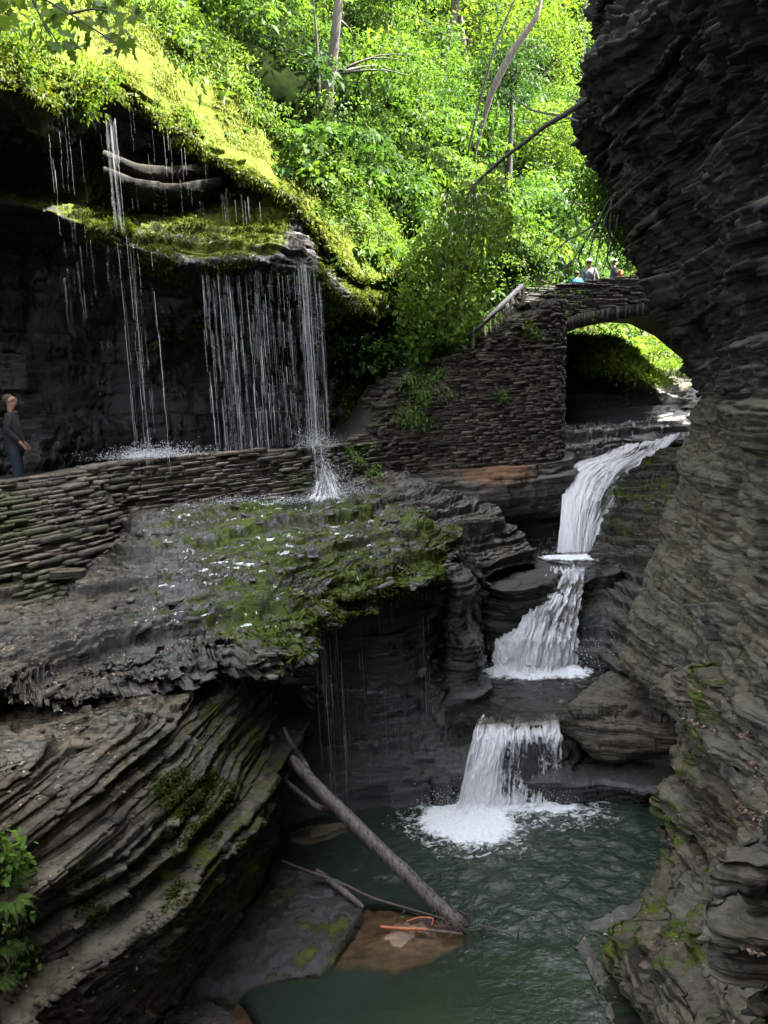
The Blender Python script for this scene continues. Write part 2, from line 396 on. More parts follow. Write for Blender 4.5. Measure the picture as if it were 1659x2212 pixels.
def pool_mat(name, deep=(.017, .0245, .0165), clear=(.66, .62, .54), wave=15., ws=.7, dist=.02):
    """Water: body colour and opacity come from the attribute 'depth' (metres of water below the point)."""
    m, nt = M(name); b = NB(nt)
    iso = b.coord((1, 1, .3))
    n1 = b.noise(iso, wave, 5, .55, .8); n2 = b.noise(iso, wave*.4, 3, .5, .5)
    ch = b.attr('chop')
    h = b.math('ADD', b.math('MULTIPLY', n1, .9), b.math('MULTIPLY', n2, .6))
    h = b.math('MULTIPLY', h, b.math('ADD', ch, .12))
    bp = b.bump(h, ws, dist)
    op = b.math('SUBTRACT', 1.0, b.math('POWER', 2.718, b.math('MULTIPLY', b.attr('depth'), -2.3)))
    tp = b.n('ShaderNodeBsdfTransparent'); tp.inputs[0].default_value = (*clear, 1)
    df = b.n('ShaderNodeBsdfDiffuse'); df.inputs[0].default_value = (*deep, 1)
    body = b.n('ShaderNodeMixShader'); b.l(op, body.inputs[0]); b.l(tp.outputs[0], body.inputs[1]); b.l(df.outputs[0], body.inputs[2])
    fo = b.noise(iso, 7, 7, .72, 1.2)
    foam = b.ramp(b.math('ADD', b.math('SUBTRACT', fo, .5), b.attr('foam')), [(.42, 0.0), (.62, 1.0)])
    wd = b.n('ShaderNodeBsdfDiffuse'); fn = b.noise(iso, 22, 6, .7, .8); b.l(b.ramp(fn, [(.34, (.72, .75, .76)), (.55, (.93, .94, .95))]), wd.inputs[0]); b.l(b.bump(fn, 1.0, .06), wd.inputs['Normal'])
    gl = b.n('ShaderNodeBsdfGlossy'); gl.inputs['Roughness'].default_value = .03; b.l(bp, gl.inputs['Normal'])
    fr = b.n('ShaderNodeFresnel'); fr.inputs['IOR'].default_value = 1.34; b.l(bp, fr.inputs['Normal'])
    w = b.n('ShaderNodeMixShader'); b.l(fr.outputs[0], w.inputs[0]); b.l(body.outputs[0], w.inputs[1]); b.l(gl.outputs[0], w.inputs[2])
    f = b.n('ShaderNodeMixShader'); b.l(foam, f.inputs[0]); b.l(w.outputs[0], f.inputs[1]); b.l(wd.outputs[0], f.inputs[2])
    b.out(f.outputs[0]); return m
POOL = pool_mat('pool_water')
STREAM = pool_mat('stream_water', (.02, .024, .018), wave=11, ws=.6, dist=.03)
EXPO = 3.75
# ================================================================== SETTING: rock
PZ = -6.4                                    # pool level
def up(N): return np.clip(N[..., 2], 0, 1)
def fb(P, s, seed=3, o=4): return fbm(P*s, o, seed)

# ---- ground sheet reaching the horizon
n = 60; gx = np.sign(np.linspace(-1, 1, n))*np.abs(np.linspace(-1, 1, n))**2*500
GX, GY = np.meshgrid(gx, gx+20, indexing='ij')
GZ = -9.5+3*(fbm(np.stack([GX*.01, GY*.01, 0*GX], -1), 3, 2)-.5)
o = mk('ground', np.stack([GX, GY, GZ], -1), gridF(n, n), ROCKD, smooth=True); o['kind'] = 'structure'

# ---- left cliff with the amphitheatre recesses behind the curtain fall
px0 = [-500, -220, 0, 130, 240, 340, 440, 540, 640, 720, 790, 870]
wY = [9, 11.5, 13, 14, 15, 15.7, 16.4, 17.1, 17.9, 18.6, 19.6, 21.2]
pathz = [-1.5, -1.45, -1.35, -1.3, -1.2, -1.15, -1.1, -1.1, -1.05, -1.0, -.9, -.6]
lipu = [455, 455, 462, 478, 525, 562, 592, 580, 590, 640, 668, 660]
lipf = [440, 440, 440, 455, 500, 535, 565, 552, 560, 612, 650, 640]
lipY = [2.5, 2.4, 2.3, 1.7, .35, .15, .1, .15, .2, .3, .4, .6]
shb = [400, 400, 398, 402, 436, 440, 445, 440, 452, 560, 620, 622]
rcm = [300, 300, 300, 330, 352, 366, 378, 400, 446, 545, 612, 615]
rct = [60, 90, 175, 245, 226, 265, 330, 380, 440, 535, 608, 610]
rim = [20, 50, 140, 212, 188, 245, 322, 376, 432, 525, 600, 605]
rimY = [0, -.2, -.3, -.2, .7, 1.1, 1.3, 1.0, .7, .6, .5, .7]
sl1 = [(-400, -300), (-150, -200), (60, -60), (215, 40), (318, 95), (395, 150), (485, 235), (572, 322), (652, 402), (735, 492), (803, 578), (890, 600)]
sl2 = [(-300, -500), (-60, -330), (150, -150), (275, -50), (360, 15), (455, 80), (552, 172), (642, 270), (722, 362), (794, 462), (850, 556), (930, 590)]
sY = [3, 3, 3, 2.8, 2.6, 2.6, 2.6, 2.5, 2.3, 2.0, 1.6, 1.2]
rows = [[] for _ in range(15)]
for i, px in enumerate(px0):
    Y = wY[i]; a = pathz[i]
    rows[0].append(X3(px, Y+.5, a-.3)); rows[1].append(X3(px, Y+2.5, a-.1)); rows[2].append(X3(px-5, Y+2.7, -.2))
    rows[3].append(X3(px-12, Y+2.9, 1.1))
    L = A(px-20, lipu[i], Y+lipY[i]+.25)
    rows[4].append(X3(px-15, Y+2.3+lipY[i]*.3, L[2]-.35)); rows[5].append(L)
    rows[6].append(A(px-20, lipf[i], Y+lipY[i]))
    rows[7].append(A(px-20, shb[i], Y+max(lipY[i]+1.2, 1.9) if i < 8 else Y+lipY[i]+.5))
    rows[8].append(A(px-20, rcm[i], Y+2.3 if 3 < i < 8 else Y+lipY[i]+.7))
    rows[9].append(A(px-20, rct[i], Y+rimY[i]+.35)); rows[10].append(A(px-20, rim[i], Y+rimY[i]))
    s1 = A(*sl1[i], Y+sY[i]); s2 = A(*sl2[i], Y+sY[i]*1.8)
    rows[11].append(s1); rows[12].append(s2)
    rows[13].append(s2+np.array([.8, 3.5, -.2])); rows[14].append(s2+np.array([3., 9, -5]))
CLU = spaced(np.array(rows, float), 620, [.7, 1, 1, 1, 1, 1.6, 1.6, 1.4, 1.4, 1.4, 1.2, 1, .5, .3])
def moss_l(P, N2, N):
    px, py, d = proj(P); u = up(N)
    edge = sst(.15, .55, u)
    low = sst(.0, .35, P[..., 2]-2.2)                       # moss hangs from the shelf and the rim only
    r = edge*low*.62 + .22*low*sst(0, .4, fb(P, .9, 5)-.35)
    slope = np.broadcast_to((CLU > 10.15)[:, None], u.shape)*1.0
    return r*.85 + .06 + .12*sst(400, 760, px)*sst(-.5, 2.5, P[..., 2]) + .8*slope
def wet_l(P, N2, N): return (.35+.5*sst(.45, .6, fb(P, 1.2, 8)))*(1-np.broadcast_to((CLU > 10.1)[:, None], P.shape[:2]))
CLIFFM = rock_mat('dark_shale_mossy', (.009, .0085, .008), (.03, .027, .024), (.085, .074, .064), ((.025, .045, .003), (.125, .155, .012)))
lc, LCG, LCN = rockgrid('cliff', rows, 620, 620, CLIFFM, (0.2, -1, .3), 11, .75, moss=moss_l, wet=wet_l, big=.25,
    tone=lambda P, a, b: -.35+0*P[..., 0], scalef=lambda G, u, v: np.where(u > 10.3, .15, 1)[:, None]*np.ones(len(v))[None],
    wu=[.7, 1, 1, 1, 1, 1.6, 1.6, 1.4, 1.4, 1.4, 1.2, 1, .5, .3], wv=[.3, .7, 1, 1, 1, 1, 1, 1, 1, 1, 1])

LC_TU = LAST_TU
# curved pale bands in the upper recess
for ya, yb in ((0, 26), (34, 62)):
    R_ = [[(225, 325, 16.7), (258, 340, 16.75), (300, 354, 17.0), (380, 360, 17.75), (455, 350, 18.5), (480, 345, 18.8)]]
    top_ = [A(x, y+ya, Y-.45-.004*ya) for x, y, Y in R_[0]]; bot_ = [A(x, y+yb, Y-.42-.004*ya) for x, y, Y in R_[0]]
    rows = [[p+np.array([0, .9, .12]) for p in top_], top_, bot_, [p+np.array([0, .8, -.12]) for p in bot_]]
    rockgrid('rock_band', rows, 50, 220, ROCKD, (0, -1, .2), 23+ya, .22, tread=0, moss=lambda P, a, N: .3+0*P[..., 0], wet=lambda P, a, N: .1+0*P[..., 0], tone=lambda P, a, N: -.2+0*P[..., 0], rough=1)
# ---- path behind the retaining wall
pr = [[X3(px0[i], wY[i]+d, pathz[i]-e) for i in range(len(px0))] for d, e in ((.05, .28), (1.2, .2), (2.8, .1))]
rockgrid('path', pr, 60, 260, ROCKD, (0, 0, 1), 21, .12, wet=lambda P, a, b: .5+0*P[..., 0])

# ---- mossy wet ledge below the wall, its lip and the cave behind the drips
Lb = [(1000, 1150, 17.6), (905, 1112, 17.6), (830, 1088, 17.7), (760, 1072, 17.7), (680, 1075, 17.4), (560, 1085, 16.7), (430, 1090, 15.9), (300, 1110, 15.0), (240, 1190, 13.8), (100, 1320, 11.7), (-120, 1330, 10.6), (-420, 1300, 8.4)]
Lp = [A(975, 1190, 16.2), Z(955, 1226, -2.9), Z(860, 1258, -2.9), Z(742, 1288, -2.9), Z(668, 1340, -2.92), Z(638, 1388, -2.95), Z(490, 1415, -3.0), Z(330, 1462, -3.0), Z(165, 1500, -2.95), Z(0, 1492, -2.75), Z(-170, 1490, -2.6), Z(-420, 1500, -2.5)]
cb = [(1040, 1722), (960, 1733), (860, 1746), (765, 1757), (690, 1768), (630, 1785), (560, 1800), (440, 1800), (300, 1800), (150, 1800), (0, 1800), (-200, 1800)]
rows = [[] for _ in range(10)]
for i in range(12):
    bk = A(*Lb[i]); lp = Lp[i]; base = Z(*cb[i], PZ)
    m_ = bk*.5+lp*.5; m_[2] += .12
    q = bk+np.array([.1, 1.0, .05]); rows[0].append(q)
    rows[1].append(bk); rows[2].append(m_); rows[3].append(lp*.82+bk*.18); rows[4].append(lp)
    rows[5].append(lp+np.array([-.03, .2, -.22]))
    dep = base[1]+1.5 if i < 7 else lp[1]+1.6
    dep = max(dep, lp[1]+.7)
    rows[6].append(np.array([lp[0]*.5+(base[0]+.1)*.5, dep, -3.5])); rows[7].append(np.array([base[0], max(base[1]+1.2, dep-.3), -4.7]))
    rows[8].append(base+np.array([0, .25, .5])); rows[9].append(base+np.array([0, -.4, -1.2]))
def moss_d(P, N2, N):
    px, py, d = proj(P)
    tp = sst(.1, .5, up(N))
    m = .12+.48*sst(150, 560, px)*sst(1500, 1330, py) + .3*(fb(P, .8, 2)-.5)*2 - .15*sst(300, 150, px)
    m = m*tp - .45*sst(1120, 1070, py+0*px)*0
    return m+.25*sst(.04, -.3, np.abs(P[..., 2]+3.0)-.25)*sst(560, 800, px)
def lip_jag(G, u, v):
    w_ = (sst(2.9, 3.9, u)*sst(6.2, 5.0, u))[:, None]
    kz = np.floor(G[..., 2]/.065+.5*noise(G*1.3, 3)); x, y = G[..., 0], G[..., 1]
    j = .42*(cellblock(x, y, kz, .5, 5)-.5)+.22*(cellblock(x, y, kz*3, .17, 6)-.5)+.25*(fbm(G*np.array([1.5, 1.5, 0]), 4, 8)-.5)
    G = G.copy(); G[..., 0] += w_*j*.45; G[..., 1] -= w_*j; G[..., 2] += .10*(fbm(G*np.array([.8, .8, 0]), 3, 9)-.5)*w_; return G
def wet_d(P, N2, N):
    px, py, d = proj(P); return np.clip(.45+.75*sst(180, 480, px)*sst(.35, .6, fb(P, .6, 6))+.4*sst(500, 800, px), 0, 1)
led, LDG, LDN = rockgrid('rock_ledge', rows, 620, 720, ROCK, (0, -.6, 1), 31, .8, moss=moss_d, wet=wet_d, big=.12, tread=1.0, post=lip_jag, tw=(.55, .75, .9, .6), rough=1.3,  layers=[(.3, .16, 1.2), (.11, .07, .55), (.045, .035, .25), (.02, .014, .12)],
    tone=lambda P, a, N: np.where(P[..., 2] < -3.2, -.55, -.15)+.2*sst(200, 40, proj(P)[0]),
    wu=[.3, 1.3, 1.3, 1.5, 2, 1, .8, .7, .5], wv=[1, 1, 1, 1, 1, 1, 1, 1, .9, .5, .3])

# ---- near left bank
cY = [1.5, 3.2, 4.6, 5.6, 6.6, 7.6, 8.6, 9.5, 10.4, 11.1, 12.0, 13.2]
fx = [-5.2, -4.5, -3.9, -3.4, -2.95, -2.5, -2.12, -1.98, -1.84, -1.78, -1.75, -1.9]
tz = [-1.9, -2.1, -2.3, -2.45, -2.75, -3.05, -3.25, -3.35, -3.45, -3.55, -3.5, -3.5]
rows = [[] for _ in range(9)]
for i, Y in enumerate(cY):
    x, z = fx[i], tz[i]
    rows[0].append([x-5.5, Y+.5, z+.3]); rows[1].append([x-2.3, Y+.3, z+.05]); g_ = float(sst(11, 8.5, Y)); rows[2].append([x-.5-.1*g_, Y+.1, z+.05])
    rows[3].append([x-.1-.15*g_, Y, z-.25]); rows[4].append([x+.06, Y, z-.9]); rows[5].append([x+.02-.06*g_, Y, z*.45+PZ*.55])
    rows[6].append([x-.05-.25*g_, Y-.05, PZ+.9]); rows[7].append([x-.15-.4*g_, Y-.05, PZ+.2]); rows[8].append([x-.5-.3*g_, Y-.05, PZ-1.2])
def moss_b(P, N2, N):
    px, py, d = proj(P)
    return .12+.3*sst(.46, .6, fb(P, .9, 12))*sst(100, 420, px) -.2*sst(.5, .9, up(N)) + .15*sst(-3.6, -5.5, P[..., 2])*sst(200, 420, px)
bank, BKG, BKN = rockgrid('rock_bank', rows, 560, 760, ROCK, (1, -.2, .3), 41, 1.15, moss=moss_b, big=.2, rough=.35,
    wet=lambda P, a, N: .1+.5*sst(9.5, 11, P[..., 1])+.25*sst(.5, .6, fb(P, 1.1, 4)), tone=lambda P, a, N: .08+.25*sst(8.5, 6, P[..., 1])+0*P[..., 1],
    wu=[.3, .8, 1.2, 1.3, 1.3, 1.2, 1, .5], wv=[.5, .7, 1.1, 1.2, 1.2, 1.2, 1.2, 1.1, 1, .7, .4], jag=.4, layers=[(.7, .17, 2.5), (.25, .15, 1.6), (.085, .07, .8), (.035, .012, .2)])

# ---- wet apron shelves beside the pool and the drowned brown slab
def slab(name, poly_px, z, drop, mat, res=.02, seed=1, rough=.05, fall=.22, kind='structure', **at):
    pts = np.array([Z(px, py, z)[:2] for px, py in poly_px]); lo = pts.min(0)-fall*2.5; hi = pts.max(0)+fall*2.5
    nx, ny = [int(v) for v in np.ceil((hi-lo)/res)]
    gx, gy = np.meshgrid(np.linspace(lo[0], hi[0], nx), np.linspace(lo[1], hi[1], ny), indexing='ij')
    wob = np.stack([gx*1.5, gy*1.5, 0*gx], -1)
    qx = gx+.22*(fbm(wob, 4, seed)-.5); qy = gy+.22*(fbm(wob+9, 4, seed)-.5)
    ins = np.zeros(gx.shape, bool); dist = np.full(gx.shape, 9.)
    for a, b in zip(pts, np.roll(pts, -1, 0)):
        c = ((a[1] > qy) != (b[1] > qy)) & (qx < (b[0]-a[0])*(qy-a[1])/(b[1]-a[1]+1e-12)+a[0]); ins ^= c
        e = b-a; t = np.clip(((qx-a[0])*e[0]+(qy-a[1])*e[1])/(e@e), 0, 1)
        dist = np.minimum(dist, np.hypot(qx-a[0]-t*e[0], qy-a[1]-t*e[1]))
    sd = np.where(ins, -dist, dist)
    q = np.stack([gx, gy, 0*gx], -1)
    h = z + rough*2.6*(fbm(q*1.6, 6, seed+2)-.5) + .035*(cellblock(gx, gy, 0*gx, .3, seed+6)-.5)*(fbm(q*2, 2, seed+7) > .5) + rough*1.5*(np.floor(fbm(q*.9+4, 3, seed+3)*9)/4.5-1) + .03*(fbm(q*7, 4, seed+5)-.5)
    h = h - drop*sst(-fall*.15, fall*.5, sd) - .05*sst(-fall*2.5, 0, sd)
    P = np.stack([gx, gy, h], -1); N = normals(P)
    if N[..., 2].mean() < 0: N = -N
    o = mk(name, P, gridF(nx, ny), mat, {k: np.broadcast_to(f(P, N, N) if callable(f) else f, gx.shape) for k, f in at.items()}, smooth=False)
    if kind: o['kind'] = kind
    return o, P
APR = [(300, 2230), (385, 2105), (470, 2000), (555, 1900), (600, 1850), (690, 1882), (748, 1925), (782, 1958), (768, 2000), (725, 2055), (690, 2082), (600, 2098), (540, 2118), (505, 2146), (440, 2130), (380, 2180)]
slab('wet_shelf', APR, PZ+.17, 1.5, ROCKD, .013, 51, .085, .08, moss=lambda P, a, b: .3+.2*sst(.45, .7, fb(P, 2, 3)), wet=1.0, tone=-.3)
slab('wet_shelf', [(200, 2330), (290, 2205), (370, 2140), (450, 2145), (488, 2165), (505, 2200), (545, 2260), (500, 2400), (250, 2420)], PZ+.12, 1.4, ROCK, .018, 52, .05, .1, moss=.33, wet=.8, tone=-.2)
SUB = [(690, 2080), (760, 1985), (800, 1955), (870, 1965), (950, 1985), (1010, 2010), (1000, 2030), (960, 2055), (900, 2090), (860, 2100), (800, 2085), (740, 2092)]
BROWN = plain_mat('silty_slab', (.06, .038, .022), (.23, .15, .09), 4, .6, (1, 3, 1), .4)
slab('drowned_slab', SUB, PZ-.012, .9, BROWN, .025, 53, .05, .25)
slab('drowned_slab', [(505, 2170), (530, 2150), (545, 2180), (600, 2260), (560, 2300), (500, 2260)], PZ-.03, .8, BROWN, .025, 54, .04, .15)
slab('drowned_slab', [(1230, 2260), (1290, 2160), (1340, 2100), (1400, 2200), (1350, 2330)], PZ-.25, .8, BROWN, .03, 55, .05, .3)
# pool floor
o = mk('pool_floor', [[-5, 4, -8.2], [7, 4, -8.2], [7, 15, -8.2], [-5, 15, -8.2]], np.array([[0, 1, 2, 3]]), ROCKD); o['kind'] = 'structure'

# ---- rock the middle pool sits on, the recess to its right
def zz(z, pts): return [tuple(Z(a, b, z)[:2]) for a, b in pts]
back = [(6.5, 16.5), (4, 17.5), (1.2, 17.0), (.6, 15)]
fr0 = zz(PZ, [(940, 1735), (1010, 1724), (1110, 1731), (1212, 1733), (1300, 1722), (1400, 1728), (1500, 1742), (1600, 1760)])
fr1 = zz(PZ+.3, [(940, 1690), (1010, 1682), (1110, 1690), (1212, 1690), (1300, 1686), (1400, 1698), (1500, 1715), (1600, 1730)])
fr2 = [(p[0], p[1]+(.05 if k < 4 else .95)) for k, p in enumerate(fr1)]
fr3 = zz(-5.42, [(985, 1560), (1035, 1556), (1120, 1570), (1205, 1556)])+[(p[0], p[1]+1.0) for p in fr1[4:]]
block('rock_bed', [(-7.6, fr0+back), (PZ, fr0+back), (PZ+.28, fr1+back), (PZ+.36, fr2+back), (-5.6, fr3+back), (-5.42, fr3+back)], ROCKD, 520, 110, 61, .55, wet=lambda P, a, b: .8, tone=lambda P, a, b: -.15, moss=lambda P, a, b: .05)

# ---- wet lumpy pillar and blocks between ledge and cascades
def pts(l): return [tuple(A(*q)[:2]) for q in l]
def ell(cx, cy, rx, ry, k=8, ph=0): return [(cx+rx*math.cos(ph+2*math.pi*i/k), cy+ry*math.sin(ph+2*math.pi*i/k)) for i in range(k)]
c = A(985, 1350, 15.6)
block('rock_pillar', [(-6.6, ell(c[0]-.45, c[1]-.6, .6, .9)), (-5.4, ell(c[0]-.3, c[1]-.5, .5, .8)), (-4.9, ell(c[0]+.02, c[1]-.3, .42, .7)), (-4.4, ell(c[0]+.08, c[1]-.2, .36, .7)), (-4.0, ell(c[0]-.12, c[1]-.05, .24, .7)), (-3.5, ell(c[0]+.02, c[1]+.05, .34, .7)), (-3.1, ell(c[0]-.1, c[1]+.1, .2, .6))], ROCKD, 160, 140, 62, .8, wet=lambda P, a, b: .95, tone=lambda P, a, b: .12)
c1 = [Z(1040, 1262, -3.75), Z(1100, 1276, -3.75), Z(1165, 1268, -3.75), Z(1203, 1258, -3.75), Z(1200, 1225, -3.75), Z(1130, 1205, -3.75), Z(1040, 1210, -3.75)]
t1 = [tuple(p[:2]) for p in c1]
b1 = [(p[0]+.15, p[1]+.2) for p in t1]
f1 = [tuple(A(1078, 1440, 16.4)[:2]), tuple(A(1110, 1400, 16.8)[:2]), tuple(A(1165, 1330, 17.3)[:2])]+t1[3:6]+[tuple(A(1060, 1400, 17.6)[:2])]
block('rock_block', [(-5.6, f1), (-4.6, [(a[0]*.5+b_[0]*.5, a[1]*.5+b_[1]*.5) for a, b_ in zip(f1, t1)]), (-4.0, b1), (-3.75, t1)], ROCKD, 300, 120, 63, .6, wet=lambda P, a, b: .55, tone=lambda P, a, b: .0)
# stepped slabs running down from the path to the cascades
T = [(830, 1015, 20.3), (900, 1040, 20.0), (960, 1062, 19.6), (1015, 1090, 19.3), (1072, 1112, 18.9), (1122, 1146, 18.6), (1152, 1200, 18.1), (1160, 1215, 17.9)]
B = [(700, 1052, 18.6), (765, 1064, 18.2), (845, 1090, 17.9), (912, 1122, 17.7), (985, 1170, 17.3), (1028, 1200, 17.0), (1046, 1240, 16.7), (1046, 1250, 16.6)]
rT = [A(*q) for q in T]; rB = [A(*q) for q in B]
rows = [[p+np.array([.1, .5, -2.4]) for p in rT], [p+np.array([.1, .25, -.5]) for p in rT], rT, [p*.5+q*.5+np.array([0, 0, .12]) for p, q in zip(rT, rB)], rB, [p+np.array([0, -.1, -.35]) for p in rB], [p+np.array([0, .3, -1.0]) for p in rB], [p+np.array([.1, .1, -2.6]) for p in rB]]
rockgrid('stepped_slabs', rows, 330, 400, ROCK, (0, -.5, 1), 64, .75, moss=lambda P, a, N: .1+.12*sst(700, 900, proj(P)[0])*sst(.5, .6, fb(P, 1.2, 3)), wet=lambda P, a, N: .35+.4*sst(.45, .6, fb(P, 1.5, 9)), tone=lambda P, a, N: .12+0*P[..., 0], tread=1.0)
# terrace below the stone pier, orange stained
te = pts([(860, 1028, 20.6), (960, 1050, 20.6), (1080, 1060, 20.9), (1165, 1060, 21.3), (1203, 1052, 21.6)])+[(5.2, 23), (5.4, 27), (0, 27)]
tu_ = [(p[0], p[1]+.15) for p in te[:5]]+te[5:]
tl = [(p[0]+.1, p[1]+.9) for p in te[:5]]+te[5:]
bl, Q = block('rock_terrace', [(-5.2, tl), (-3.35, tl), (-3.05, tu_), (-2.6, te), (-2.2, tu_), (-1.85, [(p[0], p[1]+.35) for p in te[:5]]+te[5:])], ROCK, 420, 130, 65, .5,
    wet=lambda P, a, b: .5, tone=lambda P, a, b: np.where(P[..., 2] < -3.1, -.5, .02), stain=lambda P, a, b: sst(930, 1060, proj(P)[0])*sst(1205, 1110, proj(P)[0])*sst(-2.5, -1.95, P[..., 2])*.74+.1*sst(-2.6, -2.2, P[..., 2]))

# ---- rock right of the cascades
R_ = [[(1500, 960, 24), (1420, 985, 23.3), (1372, 1008, 22.8), (1352, 1022, 22.6), (1352, 1040, 23.2)],
      [(1490, 1060, 20.8), (1420, 1062, 21.2), (1360, 1068, 21.4), (1330, 1075, 21.4), (1320, 1085, 22.2)],
      [(1470, 1120, 19.2), (1410, 1118, 19.8), (1345, 1118, 20.3), (1308, 1125, 20.3), (1305, 1135, 21.2)],
      [(1450, 1195, 17.9), (1390, 1195, 18.6), (1325, 1195, 19.2), (1283, 1198, 19.4), (1285, 1205, 20.2)],
      [(1440, 1235, 17.4), (1390, 1238, 17.9), (1320, 1240, 18.6), (1262, 1245, 18.5), (1240, 1250, 19)],
      [(1430, 1290, 16.4), (1370, 1290, 16.9), (1310, 1290, 17.5), (1246, 1290, 17.6), (1235, 1290, 18.2)],
      [(1420, 1350, 15.7), (1360, 1345, 16.1), (1305, 1342, 16.7), (1246, 1340, 16.8), (1236, 1340, 17.4)],
      [(1400, 1410, 14.9), (1350, 1405, 15.4), (1300, 1402, 15.9), (1248, 1400, 16.2), (1238, 1400, 16.8)],
      [(1400, 1455, 14.3), (1345, 1452, 14.8), (1300, 1450, 15.3), (1252, 1452, 15.6), (1240, 1452, 16.2)],
      [(1400, 1490, 14.2), (1345, 1480, 14.7), (1300, 1478, 15.3), (1252, 1478, 15.6), (1240, 1478, 16.2)]]
rows = [[A(*q) for q in r] for r in R_]
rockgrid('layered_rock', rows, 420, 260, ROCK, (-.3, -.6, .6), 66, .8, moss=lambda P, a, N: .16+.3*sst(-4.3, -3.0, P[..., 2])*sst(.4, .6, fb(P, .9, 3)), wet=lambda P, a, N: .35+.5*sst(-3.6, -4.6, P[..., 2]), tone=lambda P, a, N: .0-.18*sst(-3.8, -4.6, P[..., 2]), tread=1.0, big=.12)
# rounded slab between the middle pool and the right wall
R_ = [[(1330, 1440, 15.4), (1400, 1462, 15.0), (1470, 1490, 14.3), (1580, 1530, 13.6)],
      [(1262, 1492, 14.4), (1340, 1500, 14.0), (1430, 1520, 13.6), (1580, 1555, 13.0)],
      [(1218, 1545, 13.6), (1290, 1560, 13.3), (1400, 1575, 13.0), (1580, 1590, 12.6)],
      [(1216, 1580, 13.5), (1285, 1612, 13.15), (1400, 1612, 12.9), (1580, 1610, 12.6)],
      [(1224, 1592, 13.7), (1310, 1642, 13.2), (1410, 1630, 13.0), (1580, 1618, 12.8)],
      [(1235, 1600, 14.4), (1310, 1642, 14.3), (1420, 1635, 14.2), (1580, 1625, 14.2)]]
rows = [[A(*q) for q in r] for r in R_]
rockgrid('rounded_slab', rows, 240, 260, ROCK, (-.2, -.6, .8), 67, .45, wet=lambda P, a, N: .25+0*P[..., 0], tone=lambda P, a, N: .12+0*P[..., 0], moss=lambda P, a, N: .08+0*P[..., 0], layers=[(.2, .06, .9), (.06, .03, .4), (.025, .012, .2)])

# ---- great right wall
SIL = [(1293, 10, 15), (1302, 90, 14.5), (1300, 140, 13.6), (1264, 200, 12.8), (1262, 235, 12.6), (1277, 300, 12.6), (1337, 368, 12.6), (1342, 430, 12.7), (1372, 500, 12.8), (1400, 590, 13), (1410, 660, 13), (1442, 740, 13.2), (1470, 790, 13.3), (1512, 845, 13.4), (1500, 872, 13.5), (1478, 925, 13.6), (1455, 990, 13.6), (1440, 1060, 13.6), (1420, 1140, 13.6), (1400, 1220, 13.6), (1345, 1370, 13.6), (1332, 1440, 13.5)]
rows = []
def rwrow(px, Y, z, k, py_=0):
    # k 0 = top .. 1 = bottom
    y4 = 8.4+.2*k-2.0*float(sst(-.5, 4.5, z)); lean = .55*float(sst(-.5, 4.5, z))
    p5 = 2000
    px = px+(26 if py_ > 480 else 8)
    r = [X3(max(px, 1440)+110, 28.8, z), X3(px+95, 22., z), X3(px+70, Y+4.5, z), X3(px+6, Y+.9, z), X3(px, Y, z), X3(px+30, Y-.9, z), X3(px+.33*(1659-px), Y*.62+y4*.38, z), X3(px+.68*(1659-px), Y*.3+y4*.7, z), X3(1680, y4-.3, z), X3(2050, y4-2.2, z), np.array([4.0-lean*1.5, 1.5, z]), np.array([5.0-lean*2, -8, z])]
    return r
top = A(*SIL[0]); 
CT = [9.5, 11.5, 13] + [15.5]*9
rows.append([np.array([p[0]+3.5, p[1], c+1.0]) for p, c in zip(rwrow(1330, 15.5, 8, 0), CT)])
rows.append([np.array([p[0]-.1, p[1], c]) for p, c in zip(rwrow(1330, 15.5, 8, 0), CT)])
rows.append([np.array([p[0]-.15, p[1], 6.8]) for p in rwrow(1310, 15.2, 6.8, 0)])
for i, s in enumerate(SIL): rows.append(rwrow(s[0], s[2], A(*s)[2], i/len(SIL), s[1]))
zb = A(*SIL[-1])[2]
def ins(row, dx, z): return [np.array([p[0]+dx*(1 if 2 <= j <= 8 else .3), p[1]+.3*(j in (3, 4)), z]) for j, p in enumerate(row)]
rows.append(ins(rows[-1], .35, zb-.35)); rows.append(ins(rows[-2], 1.3, zb-.6)); rows.append(ins(rows[-3], 1.5, -5.6)); rows.append(ins(rows[-4], 1.4, -7.6))
def moss_r(P, N2, N): return .14+.16*sst(.45, .65, fb(P, .7, 22))*sst(1.5, -1, P[..., 2]) + .12*sst(.3, .9, up(N))
def wet_r(P, N2, N): return .15+.2*sst(.5, .6, fb(P, 1, 5))
def sc_r(G, u, v):
    px, py, d = proj(G)
    lo = sst(2.2, .3, G[..., 2])
    flat = 1-.4*sst(-.4, -1.2, G[..., 2])*sst(1560, 1430, px)*sst(-4.0, -3.2, G[..., 2])   # smooth scoured face
    return (.85+.45*sst(.5, 3, G[..., 2]))*flat
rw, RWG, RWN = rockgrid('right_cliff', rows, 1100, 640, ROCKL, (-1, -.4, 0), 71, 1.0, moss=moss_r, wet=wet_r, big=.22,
    tone=lambda P, a, N: -.75*sst(-.6, 1.0, P[..., 2]) + .2*sst(-.3, -1.2, P[..., 2]), scalef=sc_r, rough=1.8,  # upper wall toned darker, its shade painted into the colour
    wu=[.2, .35, .6]+[1]*(len(rows)-4), wv=[.15, .25, .8, 1.2, 1.5, 1.4, 1.2, 1.2, .8, .3, .15])

